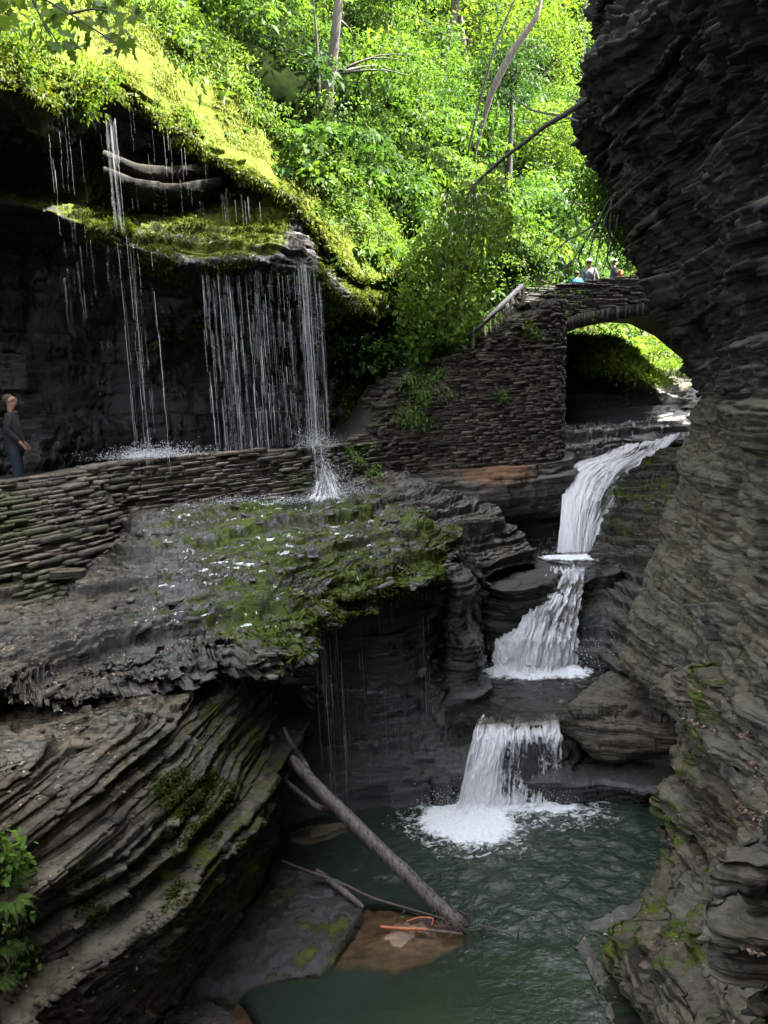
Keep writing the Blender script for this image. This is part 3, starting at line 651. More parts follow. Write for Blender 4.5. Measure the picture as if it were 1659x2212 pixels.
# ---- near right ledges, stepped and littered
JS = [(1345, 2420, 7.2), (1350, 2300, 7.8), (1345, 2200, 8.4), (1326, 2070, 9.0), (1318, 2015, 9.35), (1395, 1963, 9.7), (1468, 1888, 10.2), (1490, 1810, 10.4), (1481, 1722, 10.2), (1500, 1640, 9.9), (1524, 1570, 9.6), (1530, 1510, 9.8), (1520, 1440, 10.4)]
Y4 = [5.6, 5.9, 6.2, 6.6, 6.8, 7.1, 7.4, 7.6, 7.7, 7.8, 7.9, 8.0, 8.1]
rows = [[] for _ in range(8)]
for (px, py, Y), y4 in zip(JS, Y4):
    p = A(px, py, Y)
    lo = min(p[2]-1.2, -7.0)
    rows[0].append(np.array([p[0]+.7, p[1]+.6, min(p[2]-.9, PZ-.6)])); rows[1].append(np.array([p[0]+.25, p[1]+.35, p[2]-.45])); rows[2].append(p)
    for j, (t, dz) in enumerate(((.25, .1), (.6, .1), (1.0, 0))):
        q = A(px+(1700-px)*t, py-40*t, Y+(y4-Y)*t); rows[3+j].append(q)
    q = A(1700, py-40, y4); rows[6].append(q+np.array([1.2, -.3, 1.0])); rows[7].append(q+np.array([2.5, -.5, 3.]))
def moss_j(P, N2, N): return .14+.3*sst(.5, .62, fb(P, 1.2, 31))*sst(.9, .3, up(N2))+.1*(1-up(N2))
Pj = [A(*q) for q in JS]; Qj = [A(1720, q[1]-40, y4) for q, y4 in zip(JS, Y4)]
def outline(z, off, seed):
    out = []
    for k, (p, q) in enumerate(zip(Pj, Qj)):
        if z >= p[2]-.12:
            t = min(max((z-p[2])/(q[2]-p[2]+1e-6), 0), 1)**.85; c = p+(q-p)*t
        elif k < 7: c = p+np.array([.12, .08, 0])
        else: c = np.array([max(p[0]+.2, 3.5+.06*(k-7)), 10.4+.1*(k-7), 0])
        r = random.Random(seed*97+k); out.append((c[0]-off-.2*float(sst(-4.6, -5.4, z))+r.uniform(-.10, .12), c[1]+r.uniform(-.06, .06)))
    return out
NRS = []; zc = -7.2; k = 0; rl_ = random.Random(4)
while zc < -3.25:
    t = rl_.choice([.09, .13, .16, .22, .3]); off = rl_.uniform(-.2, .26)
    o_ = outline(zc+t*.5, off, k)+[(8.2, 11.8), (8.5, 5.5)]
    o_ = o_[::-1]
    NRS.append((zc, t, o_, k)); zc += t; k += 1
NRQ = []
for zc, t, o_, k in NRS:
    tn = random.Random(k+50).uniform(-.05, .35)
    ob, Q = block('near_ledge', [(zc-.012, o_), (zc+t, o_)], ROCK, 620, max(6, int(t/.013)), 300+k, .5, 44, moss=lambda P, a, b: .12+.3*sst(.5, .62, fb(P, 1.2, 31))+.16*(1-up(a)), wet=lambda P, a, b: .1+.5*sst(PZ+.3, PZ, P[..., 2]), tone=lambda P, a, b: tn,
        layers=[(.3, .12, .7), (.1, .10, .5), (.045, .06, .3), (.02, .02, .12)], pw=2.0, bottom=True, jag=1.2)
    N_ = normals(Q); N_ = N_*np.sign(N_[-3:, :, 2].mean()); NRQ.append((Q, N_))
NRG = np.concatenate([q for q, _ in NRQ], 0); NRN = np.concatenate([n_ for _, n_ in NRQ], 0)
_x, _y, _d = proj(NRG); NRVIS = (_x > 1250)*(_x < 1760)*(_y > 1400)*(_y < 2300)*(np.concatenate([np.r_[np.ones(len(q)-1), 0] for q, _ in NRQ])[:, None] > 0)
# ---- gorge beyond the bridge: dark undercut face, lit bank on top, shelves beside the stream
R_ = [[(1180, 690, 33), (1260, 702, 32), (1330, 728, 31), (1400, 800, 30.5), (1470, 850, 32), (1540, 850, 34)],
      [(1180, 715, 30), (1250, 745, 29.4), (1330, 780, 29), (1400, 826, 28.6), (1450, 855, 29.5), (1520, 860, 32)],
      [(1180, 760, 29.5), (1240, 800, 29), (1320, 812, 28.6), (1395, 832, 28.4), (1440, 862, 29.2), (1520, 870, 32)],
      [(1180, 830, 30.3), (1240, 840, 30), (1320, 850, 29.6), (1400, 865, 29.2), (1440, 880, 29.8), (1520, 885, 32)],
      [(1180, 900, 29.6), (1240, 902, 29.2), (1320, 905, 28.8), (1400, 905, 28.6), (1450, 902, 29), (1520, 898, 31)],
      [(1180, 930, 27.6), (1240, 930, 27.4), (1320, 925, 27.6), (1400, 920, 28), (1470, 912, 28.6), (1520, 905, 30)],
      [(1180, 965, 26.2), (1240, 962, 26), (1300, 958, 26.2), (1400, 945, 27.2), (1470, 935, 27.8), (1520, 920, 29)],
      [(1180, 1030, 25.2), (1240, 1010, 25), (1320, 1000, 25.2), (1400, 990, 26.2), (1470, 975, 26.8), (1520, 960, 28)]]
rows = [[A(*q) for q in r] for r in R_]
rockgrid('gorge_bed', rows, 260, 240, ROCKD, (-.1, -1, .5), 72, .9, moss=lambda P, a, N: .9*sst(-.3, .2, P[..., 2])*sst(.1, .4, up(N)), wet=lambda P, a, N: .9*sst(.3, -.3, P[..., 2])+0*P[..., 0], big=.2, tread=1.0)
R_ = [[(1400, 690, 46), (1460, 700, 45), (1540, 720, 42), (1640, 740, 40)], [(1380, 760, 40), (1440, 775, 39.5), (1520, 800, 38), (1640, 800, 36)],
      [(1390, 815, 36.5), (1450, 830, 36.2), (1510, 850, 35.5), (1640, 850, 34)], [(1430, 870, 34.5), (1470, 880, 34.2), (1530, 880, 33.5), (1640, 880, 32)], [(1430, 930, 33.5), (1470, 930, 33), (1530, 930, 32.5), (1640, 930, 31)]]
rockgrid('far_bank', [[A(*q) for q in r] for r in R_], 180, 160, ROCKL, (-.3, -1, .8), 73, 1.2, moss=lambda P, a, N: .55*sst(-.2, 1.5, P[..., 2]), tone=lambda P, a, N: .2+0*P[..., 0], big=.2, tread=1.0)

# ---- wooded hillside behind everything
pxs = [-500, -200, 100, 350, 600, 780, 880, 980, 1100, 1250, 1400, 1700, 2100]
HL = [  # per column: list of (py, Y) bottom to top
 [(100, 15), (-150, 17), (-350, 20), (-600, 24), (-900, 30), (-1300, 38)],
 [(0, 18), (-150, 20), (-320, 23), (-520, 27), (-800, 33), (-1200, 42)],
 [(0, 19.5), (-80, 21.5), (-200, 24.5), (-400, 29), (-650, 36), (-1000, 46)],
 [(140, 19.5), (60, 22), (-60, 25), (-220, 30), (-450, 38), (-800, 50)],
 [(300, 21), (200, 23.5), (80, 27), (-80, 33), (-300, 42), (-650, 56)],
 [(520, 22.6), (420, 24), (300, 26), (120, 31), (-80, 42), (-450, 58)],
 [(640, 24), (540, 24.8), (380, 27), (220, 33), (0, 46), (-350, 62)],
 [(700, 25.4), (600, 26.2), (460, 29), (320, 36), (80, 50), (-250, 66)],
 [(690, 28.6), (600, 29.0), (490, 30), (400, 39), (150, 55), (-420, 70)],
 [(720, 36), (620, 38), (540, 41), (420, 50), (200, 62), (-400, 74)],
 [(760, 46), (660, 48), (560, 52), (420, 58), (220, 68), (-400, 78)],
 [(760, 40), (640, 44), (500, 48), (350, 55), (150, 66), (-420, 76)],
 [(760, 34), (600, 38), (420, 44), (250, 50), (50, 60), (-500, 68)]]
rows = []
base = [A(px, h[0][0], h[0][1]) for px, h in zip(pxs, HL)]
rows.append([np.array([p[0], p[1]+1.5, -9.]) for p in base])
for j in range(6): rows.append([A(px, h[j][0], h[j][1]) for px, h in zip(pxs, HL)])
rows.append([p+np.array([0, 16, 16.]) for p in rows[-1]]); rows.append([p+np.array([0, 60, 22.]) for p in rows[-1]])
FLOOR = plain_mat('forest_floor', (.003, .005, .002), (.009, .015, .004), 3, 1.0, spec=0)
hill, HG, HN = rockgrid('hillside', rows, 260, 260, FLOOR, (0, -1, 1), 91, 2.2, moss=lambda P, a, N: 1.2+0*P[..., 0], big=1.0, tone=lambda P, a, N: .1+0*P[..., 0], layers=[(.9, .2, 2.2), (.3, .08, 1)])
# gorge sides and floor behind the camera
bx = np.array([[-9, 3, 13], [-6.5, 2, 4], [-4.5, 1.5, -1.7], [-1.8, 1, -2.0], [-1.5, .5, -8.5], [4.3, .5, -8.5], [4.4, .5, 9], [9, 0, 14]], float)
rows = [bx+np.array([0, 2., 0]), bx+np.array([0, -6., 0]), bx*np.array([1.4, 1, 1])+np.array([2, -14, 1.]), bx*np.array([.6, 1, .4])+np.array([3, -18, 9.]), bx*np.array([.1, 1, .2])+np.array([6, -26, 16.])]
rockgrid('gorge_sides', rows, 120, 260, ROCK, (0, 0, 1), 95, 1.2, moss=lambda P, a, N: .3+0*P[..., 0], big=.4)
# ================================================================== WATER
def wgrid(name, poly, z, res, mat, depthf, chopf, foamf, amp, label=None):
    pts = np.array([np.asarray(p)[:2] for p in poly]); lo = pts.min(0); hi = pts.max(0)
    nx, ny = [int(v) for v in np.ceil((hi-lo)/res)+1]
    gx, gy = np.meshgrid(np.linspace(lo[0], hi[0], nx), np.linspace(lo[1], hi[1], ny), indexing='ij')
    ins_ = np.zeros(gx.shape, bool)
    for a, b in zip(pts, np.roll(pts, -1, 0)):
        ins_ ^= ((a[1] > gy) != (b[1] > gy)) & (gx < (b[0]-a[0])*(gy-a[1])/(b[1]-a[1]+1e-12)+a[0])
    q = np.stack([gx, gy, 0*gx], -1)
    ch = chopf(q)
    fo_ = foamf(q)
    gz = z+.06*np.clip(fo_-.35, 0, .5)*2*fbm(q*7, 4, 9)+amp*ch*((fbm(q*3.2, 4, 5)-.5)*2+.6*(fbm(q*9, 3, 6)-.5))
    F = gridF(nx, ny); keep = ins_.ravel()[F].any(1)
    o = mk(name, np.stack([gx, gy, gz], -1), F[keep], mat, {'depth': depthf(q), 'chop': ch, 'foam': fo_-.25*np.clip(fo_-.5, 0, 1)}, smooth=True); o['kind'] = 'structure'; return o
def segd(q, pl):
    d = np.full(q.shape[:-1], 99.)
    for a, b in zip(pl[:-1], pl[1:]):
        a = np.asarray(a)[:2]; e = np.asarray(b)[:2]-a
        t = np.clip(((q[..., 0]-a[0])*e[0]+(q[..., 1]-a[1])*e[1])/(e@e+1e-9), 0, 1)
        d = np.minimum(d, np.hypot(q[..., 0]-a[0]-t*e[0], q[..., 1]-a[1]-t*e[1]))
    return d
SLABS = []
for nm_o in [ob for ob in COL.objects if ob.name.startswith(('wet_shelf', 'drowned_slab'))]:
    co = np.empty(len(nm_o.data.vertices)*3, np.float32); nm_o.data.vertices.foreach_get('co', co); SLABS.append(co.reshape(-1, 3))
def pool_depth(q):
    d = np.full(q.shape[:-1], 1.6); x0, y0 = q[0, 0, :2]; dx = q[1, 0, 0]-x0; dy = q[0, 1, 1]-y0
    for c in SLABS:
        i = np.round((c[:, 0]-x0)/dx).astype(int); j = np.round((c[:, 1]-y0)/dy).astype(int)
        ok = (i >= 0) & (i < d.shape[0]) & (j >= 0) & (j < d.shape[1])
        np.minimum.at(d, (i[ok], j[ok]), np.clip(PZ-c[ok, 2], .0, 1.6))
    for ax in (0, 1):
        d = (np.roll(d, 1, ax)+2*d+np.roll(d, -1, ax))/4
    return d
fb_ = [Z(985, 1770, PZ), Z(1030, 1785, PZ)]
fb2 = [Z(1000, 1745, PZ), Z(1100, 1740, PZ), Z(1215, 1738, PZ)]
stk = [Z(700, 1880, PZ), Z(760, 1850, PZ), Z(800, 1822, PZ)]
def pfoam(q):
    d1 = segd(q, fb_); d2 = segd(q, fb2); d3 = segd(q, stk)
    f = np.maximum(.9*sst(1.0, .25, d1), .8*sst(.5, .1, d2))
    f = np.maximum(f, .47*sst(2.0, .5, np.minimum(d1, d2*1.1)))
    f = np.maximum(f, .33*sst(.3, .0, d3)); f = np.maximum(f, .3*sst(3.4, .8, segd(q, fb_)))
    return f-.02
def pchop(q):
    d = segd(q, fb_+fb2); px, py, _ = proj(np.concatenate([q[..., :2], np.full(q.shape[:-1]+(1,), PZ)], -1))
    c = .2+.8*sst(3.8, .6, d)+.35*sst(1000, 1250, px)*sst(2150, 1950, py)
    return c*(.25+.75*sst(2150, 1980, py+.15*(900-px)))
wgrid('pool_water', [(-4.5, 5), (5.5, 5), (6.3, 13.9), (-4.5, 13.9)], PZ, .028, POOL, pool_depth, pchop, pfoam, .03)
MPZ = -5.30
mf = [Z(1085, 1452, MPZ), Z(1150, 1455, MPZ), Z(1235, 1450, MPZ)]
ml = [Z(1040, 1565, MPZ), Z(1120, 1568, MPZ), Z(1205, 1560, MPZ)]
wgrid('stream_water', [(.8, 13.35), (2.2, 13.25), (3.2, 13.4), (6, 14), (6, 17.5), (1.2, 17.5)], MPZ, .03, STREAM, lambda q: .18+0*q[..., 0], lambda q: 1+0*q[..., 0],
      lambda q: np.maximum(.8*sst(.75, .1, segd(q, mf)), np.maximum(.36*sst(2.2, .4, segd(q, mf)), .33*sst(.35, .0, segd(q, ml)))), .025)
UPZ = -3.86
uf = [Z(1200, 1205, UPZ), Z(1285, 1203, UPZ)]
ul_ = [Z(1195, 1255, UPZ), Z(1255, 1255, UPZ)]
wgrid('stream_water', [Z(1120, 1200, UPZ), Z(1300, 1190, UPZ), Z(1300, 1235, UPZ), Z(1258, 1262, UPZ), Z(1190, 1265, UPZ), Z(1130, 1225, UPZ)], UPZ, .03, STREAM, lambda q: .15+0*q[..., 0], lambda q: 1+0*q[..., 0],
      lambda q: np.maximum(.85*sst(.6, .1, segd(q, uf)), .4*sst(1.3, .3, segd(q, uf))), .03)
# bed under the small upper pool
upb = [tuple(Z(a, b_, UPZ-.1)[:2]) for a, b_ in [(1110, 1250), (1190, 1253), (1262, 1251), (1330, 1235), (1330, 1185), (1120, 1185)]]
block('rock_bed', [(-5.7, upb), (-4.6, upb), (-4.0, upb), (UPZ-.08, upb)], ROCKD, 240, 60, 68, .35, wet=lambda P, a, b: .9)

def falls(name, label, rows_, nu, nv, seed, amp, foam, sx=1., spray=(), par=None):
    rows = [[A(*q) for q in r] for r in rows_]
    G, tu, tv = net(rows, nu, nv, retp=True); N = blur(normals(G), 4)
    if (N*np.array([-.2, -1, .6])).sum(-1).mean() < 0: N = -N; flip = True
    else: flip = False
    U, Vv = np.meshgrid(np.linspace(0, 1, nu), np.linspace(0, 1, nv), indexing='ij')
    q = np.stack([Vv*sx*22, U*8, 0*U+seed], -1)
    d = amp*(fbm(q, 4, seed)-.35)*2+amp*.8*(fbm(q*np.array([3, 3, 1]), 3, seed+1)-.5)
    G = G+N*d[..., None]+.02*N
    edge = sst(0, .08, Vv)*sst(1, .92, Vv)
    fo = foam(U, Vv)-.28*(1-edge)+.0*U
    o = mk(name, G, gridF(nu, nv, flip), FALL, {'foam': fo}, smooth=True, uv=np.stack([Vv*sx, U], -1).reshape(-1, 2))
    tag(o, label, 'waterfall')
    return o, G
def drops(name, C, r, par, mat=DROP, stretch=1.0):
    C = np.asarray(C); n = len(C); r = np.broadcast_to(r, n)
    o6 = np.array([[1, 0, 0], [-1, 0, 0], [0, 1, 0], [0, -1, 0], [0, 0, stretch], [0, 0, -stretch]], float)
    f8 = np.array([[0, 2, 4], [2, 1, 4], [1, 3, 4], [3, 0, 4], [2, 0, 5], [1, 2, 5], [3, 1, 5], [0, 3, 5]])
    V = C[:, None]+o6[None]*r[:, None, None]; F = (f8[None]+6*np.arange(n)[:, None, None]).reshape(-1, 3)
    o = mk(name, V.reshape(-1, 3), F, mat, parent=par); o['kind'] = 'stuff'; return o
def cloud(c, s, n, zpow=1.):
    p = rng.normal(size=(n, 3))*np.asarray(s); p[:, 2] = np.abs(p[:, 2])*1.0; return np.asarray(c)+p

f1_, G = falls('waterfall', 'highest cascade on the right, spreading from a sloping rock lip then pouring down white',
  [[(1330, 968, 25.6), (1375, 960, 25.9), (1420, 952, 26.3), (1475, 936, 27)],
   [(1300, 984, 24.2), (1350, 984, 24.4), (1400, 976, 24.7), (1455, 958, 25.4)],
   [(1250, 1002, 23.3), (1300, 1006, 23.3), (1355, 1004, 23.5), (1425, 985, 24.2)],
   [(1213, 1030, 22.5), (1262, 1035, 22.4), (1320, 1040, 22.6), (1385, 1010, 23.2)],
   [(1214, 1075, 21.6), (1250, 1080, 21.3), (1295, 1085, 21.4), (1345, 1058, 22.2)],
   [(1212, 1130, 20.9), (1243, 1132, 20.6), (1275, 1138, 20.7), (1318, 1112, 21.3)],
   [(1206, 1196, 20.3), (1240, 1200, 20.0), (1268, 1203, 20.1), (1290, 1195, 20.5)]], 260, 220, 3, .07,
  lambda U, V: .56+.3*sst(.75, 1, U)+.28*sst(.4, .1, V)*sst(.25, .5, U)-.13*np.exp(-((V-.66)/.16)**2)*sst(.35, .6, U)-.10*np.exp(-((U-.2)/.14)**2)*np.exp(-((V-.45)/.25)**2), 1.2)
p = A(1240, 1195, 20.1)
drops('spray', cloud(p, (.45, .2, .22), 500), rng.uniform(.003, .011, 500), f1_)
f2_, G = falls('waterfall', 'middle cascade, a rounded white fan of foam tumbling over a hidden boulder',
  [[(1188, 1236, 17.9), (1212, 1236, 17.9), (1240, 1236, 17.9), (1268, 1234, 18.0)],
   [(1176, 1256, 17.2), (1204, 1257, 17.1), (1232, 1257, 17.1), (1260, 1256, 17.2)],
   [(1124, 1302, 16.75), (1170, 1292, 16.5), (1212, 1294, 16.5), (1252, 1302, 16.75)],
   [(1094, 1346, 16.6), (1145, 1334, 16.2), (1197, 1336, 16.2), (1242, 1352, 16.55)],
   [(1078, 1392, 16.35), (1132, 1383, 15.9), (1187, 1386, 15.9), (1238, 1400, 16.3)],
   [(1072, 1440, 16.15), (1125, 1438, 15.85), (1185, 1440, 15.85), (1238, 1442, 16.15)],
   [(1062, 1462, 15.75), (1125, 1466, 15.6), (1185, 1466, 15.6), (1250, 1462, 15.8)]], 260, 240, 8, .15,
  lambda U, V: .66+.3*sst(.7, 1, U)-.16*np.exp(-((U-.62)/.13)**2)*np.exp(-((V-.6)/.25)**2), 1.0)
p = A(1150, 1440, 15.6)
drops('spray', cloud(p, (.7, .25, .25), 900), rng.uniform(.003, .011, 900), f2_)
# boulder hidden in the middle fall
block('rock_bed', [(-5.8, ell(*A(1160, 1400, 17.1)[:2], .7, .4)), (-5.0, ell(*A(1160, 1400, 17.15)[:2], .5, .3)), (-4.4, ell(*A(1190, 1320, 17.5)[:2], .3, .2))], ROCKD, 160, 50, 69, .35, wet=lambda P, a, b: .9)
f3_, G = falls('waterfall', 'lowest cascade, a broad torn white curtain plunging into the green pool',
  [[(1045, 1540, 14.2), (1095, 1548, 14.1), (1150, 1550, 14.1), (1208, 1535, 14.4)],
   [(1030, 1562, 13.55), (1085, 1572, 13.45), (1145, 1572, 13.45), (1212, 1556, 13.6)],
   [(1020, 1600, 13.15), (1080, 1606, 13.05), (1145, 1605, 13.05), (1216, 1596, 13.2)],
   [(1005, 1665, 12.95), (1070, 1670, 12.85), (1145, 1668, 12.85), (1217, 1660, 13.0)],
   [(990, 1735, 12.75), (1065, 1738, 12.65), (1145, 1738, 12.65), (1220, 1735, 12.75)],
   [(968, 1768, 12.45), (1060, 1762, 12.45), (1145, 1752, 12.5), (1228, 1748, 12.6)]], 260, 240, 13, .10,
  lambda U, V: .53+.34*sst(.8, 1, U)+.3*sst(.42, .18, V)*sst(.2, .5, U)-.1*sst(.4, .1, U)+.06*np.exp(-((U-.35)/.12)**2)-.12*np.exp(-((V-.62)/.28)**2)*np.exp(-((U-.62)/.16)**2), 1.25)
drops('spray', np.concatenate([cloud(A(1010, 1755, 12.4), (.4, .3, .16), 900), cloud(A(1130, 1742, 12.5), (.5, .15, .14), 600)]), rng.uniform(.002, .008, 1500), f3_)

# ---- curtain drips
def streams(specs):
    V = []; F = []; n = 0
    for (x0, y0, x1, y1, Y0, Y1, cnt, cover, r0, r1) in specs:
        a = A(x0, y0, Y0); b_ = A(x1, y1, Y1)
        for _ in range(cnt):
            u = rng.random(); top = a+(b_-a)*u; L = yield_len(top, u)
            x, y = top[0]+rng.normal()*.015, top[1]+rng.normal()*.05
            z = top[2]-rng.random()*.2; zend = L
            w = .40*rng.uniform(r0, r1)*(.4+1.5*rng.random()**4)
            dens = cover*rng.uniform(.4, 1.3)
            while z > zend:
                ln = rng.uniform(.06, .8)*(1.6 if dens > .6 else 1)
                if rng.random() < dens:
                    zz_ = max(z-ln, zend); rr = w*rng.uniform(.6, 1.3); dx = rng.normal()*.006; dy = rng.normal()*.006
                    th = rng.random()*6.28
                    for k in range(3):
                        an = th+k*2.094; V.append((x+dx+rr*math.cos(an), y+dy+rr*math.sin(an), z))
                    for k in range(3):
                        an = th+k*2.094; V.append((x+dx+rr*.7*math.cos(an), y+dy+rr*.7*math.sin(an), zz_))
                    F += [(n, n+1, n+4, n+3), (n+1, n+2, n+5, n+4), (n+2, n, n+3, n+5)]; n += 6
                z -= ln
    return np.array(V), np.array(F)
def make_streams(name, label, specs, zfun):
    global yield_len
    yield_len = zfun
    V, F = streams(specs); o = mk(name, V, F, THREAD); tag(o, label, 'waterfall'); return o
pathtop = lambda p, u: -1.0+.04*(p[0])-.0
wf = make_streams('curtain_waterfall', 'tall thin curtain of falling threads in front of the dark rock alcove', [
    (432, 585, 645, 572, 16.55, 18.15, 190, .42, .003, .0085), (640, 560, 690, 590, 18.1, 18.5, 60, .6, .003, .008),
    (646, 560, 664, 575, 18.15, 18.3, 24, .8, .005, .011), (470, 590, 520, 585, 16.8, 17.2, 12, .8, .005, .009)], pathtop)
p_ = A(684, 968, 18.2)
drops('spray', np.concatenate([cloud(A(480, 1085, 16.0), (.5, .3, .05), 1500), cloud(A(620, 1083, 16.8), (.5, .3, .05), 1500), cloud(p_, (.25, .2, .18), 1500), cloud(A(700, 1040, 17.9), (.35, .15, .2), 1500), cloud(A(735, 1068, 17.7), (.4, .2, .12), 1200)]), rng.uniform(.002, .007, 7200), wf)
R_ = [[A(664, 962, 18.35), A(682, 962, 18.35), A(702, 961, 18.4)], [A(668, 968, 18.02), A(685, 968, 18.0), A(706, 967, 18.1)], [A(676, 1000, 17.86), A(694, 1002, 17.8), A(716, 1002, 17.9)], [A(674, 1040, 17.6), A(702, 1042, 17.55), A(736, 1040, 17.75)], [A(640, 1078, 17.0), A(705, 1080, 17.1), A(765, 1074, 17.5)], [A(590, 1100, 16.4), A(700, 1102, 16.5), A(790, 1092, 17.1)]]
G = net(R_, 160, 120); N = blur(normals(G), 3); N = N*np.sign((N*np.array([0, -1, .5])).sum(-1).mean())
U, Vv = np.meshgrid(np.linspace(0, 1, 160), np.linspace(0, 1, 120), indexing='ij')
G = G+N*(.02+.05*fbm(np.stack([Vv*12, U*8, 0*U], -1), 4, 4))[..., None]
rn = mk('runoff', G, gridF(160, 120), FALL, {'foam': .44+.05*sst(.3, .6, U)-.3*(1-sst(0, .2, Vv)*sst(1, .8, Vv))-.22*sst(.7, 1, U)}, smooth=True, uv=np.stack([Vv, U], -1).reshape(-1, 2), parent=wf)
wf = make_streams('dripping_waterfall', 'thin broken threads of water falling from the upper left mossy rim', [
    (100, 205, 170, 215, 14.0, 14.3, 13, .4, .0015, .004), (170, 225, 220, 245, 14.3, 14.7, 6, .3, .0015, .003)], lambda p, u: .5+1.5*rng.random())
wf = make_streams('dripping_waterfall', 'narrow white ribbon of water dropping past the mossy corner onto the left shelf', [
    (224, 240, 244, 250, 15.0, 15.2, 40, .75, .003, .008)], lambda p, u: 3.0+.25*rng.random())
wf = make_streams('dripping_waterfall', 'sparse broken drip lines below the left corner of the shelf, hitting the wall top', [
    (268, 490, 282, 515, 15.3, 15.45, 9, .7, .004, .007), (282, 515, 300, 530, 15.4, 15.5, 6, .6, .004, .008), (318, 540, 326, 545, 15.55, 15.6, 3, .5, .004, .007), (250, 505, 262, 510, 15.2, 15.3, 6, .6, .003, .006)], pathtop)
drops('spray', np.concatenate([cloud(A(330, 988, 15.7), (.45, .3, .1), 2600), cloud(A(300, 988, 15.5), (.2, .2, .08), 700)]), rng.uniform(.003, .008, 3300), wf)
wf = make_streams('dripping_waterfall', 'fine glittering drops falling inside the upper curved recess', [
    (255, 215, 455, 335, 15.9, 17.6, 190, .07, .002, .0045), (470, 400, 560, 430, 17.4, 17.9, 24, .6, .003, .006)], lambda p, u: 3.6)
wf = make_streams('dripping_waterfall', 'thin threads dripping from the lower mossy lip into the shaded cave', [
    (672, 1325, 742, 1296, 11.9, 12.55, 26, .6, .0025, .006), (684, 1322, 700, 1310, 12, 12.2, 7, .85, .004, .008), (745, 1296, 860, 1262, 12.6, 13.3, 16, .3, .002, .004), (893, 1255, 925, 1246, 13.6, 13.9, 14, .65, .002, .005)], lambda p, u: -5.2-rng.random()*1.0)
wf = make_streams('dripping_waterfall', 'faint scattered drip lines in front of the near bank below the ledge lip', [
    (492, 1418, 640, 1395, 10.75, 11.4, 28, .28, .0022, .005)], lambda p, u: -4.4-rng.random()*1.6)

# ================================================================== BUILT THINGS
def stones(face_at, smax, zlo, zhi, hcourse, wr, outward, seed, protr=.03, depth=.16, skip=0.0, along=None, wfun=None):
    """Irregular dry-laid slabs. face_at(s,z)->point on face; zlo(s), zhi(s) limits; outward(s)->unit normal."""
    R = np.random.default_rng(seed); V = []; F = []; tone = []; n = 0
    ss = np.linspace(0, smax, 60); z = min(zlo(s) for s in ss); ztop = max(zhi(s) for s in ss)
    while z < ztop:
        hc = R.uniform(*hcourse); s = -R.random()*.3
        while s < smax:
            w_ = R.uniform(*wr)*(1 if R.random() < .85 else 1.7); sm = min(max(s+w_/2, 0), smax)
            zc = z+(R.random()-.5)*.012
            if zlo(sm)-.03 < zc and zc+hc*.5 < zhi(sm) and R.random() > skip:
                c = face_at(sm, zc+hc/2); o = outward(sm); t = np.array([-o[1], o[0], 0.])
                pr = protr*(R.random()**1.5*2-.5); hw = w_/2*.97; hh = hc/2*R.uniform(.84, .98); ch = min(.014, hh*.5)
                def P(a, b_, d): return c+t*a+np.array([0, 0, b_])+o*d
                J = lambda k: (R.random()-.5)*k
                quad = [(-1, -1), (1, -1), (1, 1), (-1, 1)]
                tilt = J(.25)*hc/w_; 
                cor = [(qx*hw+J(.05), qy*hh+J(.022)+tilt*qx*hw) for qx, qy in quad]
                for (qx, qy) in cor: V.append(P(qx, qy, -depth))
                for (qx, qy) in cor: V.append(P(qx, qy, pr-ch))
                for (qx, qy) in cor: V.append(P(qx*(1-ch/hw*1.4)+J(.012), qy*(1-ch/hh*.9), pr+J(.018)))
                q = lambda *i: F.append([n+k for k in i])
                for k in range(4):
                    k2 = (k+1) % 4; q(k, k2, 4+k2, 4+k); q(4+k, 4+k2, 8+k2, 8+k)
                q(8, 9, 10, 11)
                tv_ = R.random(); tone += [tv_]*12; n += 12
            s += w_
        z += hc
    return np.array(V), np.array(F), np.array(tone)
def polyface(base, top):
    base = np.array(base); top = np.array(top)
    d = np.linalg.norm(np.diff((base+top)[:, :2]/2, axis=0), axis=1); cs = np.concatenate([[0], np.cumsum(d)])
    def at(arr, s): return np.array([np.interp(s, cs, arr[:, k]) for k in range(3)])
    def zlo(s): return np.interp(s, cs, base[:, 2])
    def zhi(s): return np.interp(s, cs, top[:, 2])
    def face(s, z):
        a, b_ = at(base, s), at(top, s); f = (z-a[2])/(b_[2]-a[2]+1e-6); p = a+(b_-a)*f; p[2] = z; return p
    def outw(s):
        a = at(base, max(s-.25, 0)); b_ = at(base, min(s+.25, cs[-1])); t = b_-a; t[2] = 0
        a = at(top, max(s-.25, 0)); b_ = at(top, min(s+.25, cs[-1])); t2 = b_-a; t2[2] = 0; t = t+t2
        t /= np.linalg.norm(t)+1e-9; o = np.array([t[1], -t[0], 0]); return o
    return face, cs[-1], zlo, zhi, outw
def core_mesh(name, base, top, back, par, mat=MORTAR, inset=.03):
    base = np.array(base); top = np.array(top); n = len(base)
    face, smax, zlo, zhi, outw = polyface(base, top)
    d = np.linalg.norm(np.diff((base+top)[:, :2]/2, axis=0), axis=1); cs = np.concatenate([[0], np.cumsum(d)])
    o = np.array([outw(s) for s in cs]); dn = np.array([0, 0, .03])
    b0 = base-o*inset-np.array([0, 0, .3]); t0 = top-o*inset-dn; t1 = t0-o*back; b1 = b0-o*back
    V = np.concatenate([b0, t0, t1, b1]); F = []
    for i in range(n-1):
        for a in range(4):
            c = (a+1) % 4; F.append([a*n+i, a*n+i+1, c*n+i+1, c*n+i])
    return mk(name, V, [np.array(F), np.array([[0, n, 2*n, 3*n]]), np.array([[n-1, 4*n-1, 3*n-1, 2*n-1]])], mat, parent=par)
EARTH = plain_mat('earth_joint', (.018, .017, .012), (.05, .045, .03), 7, .9)
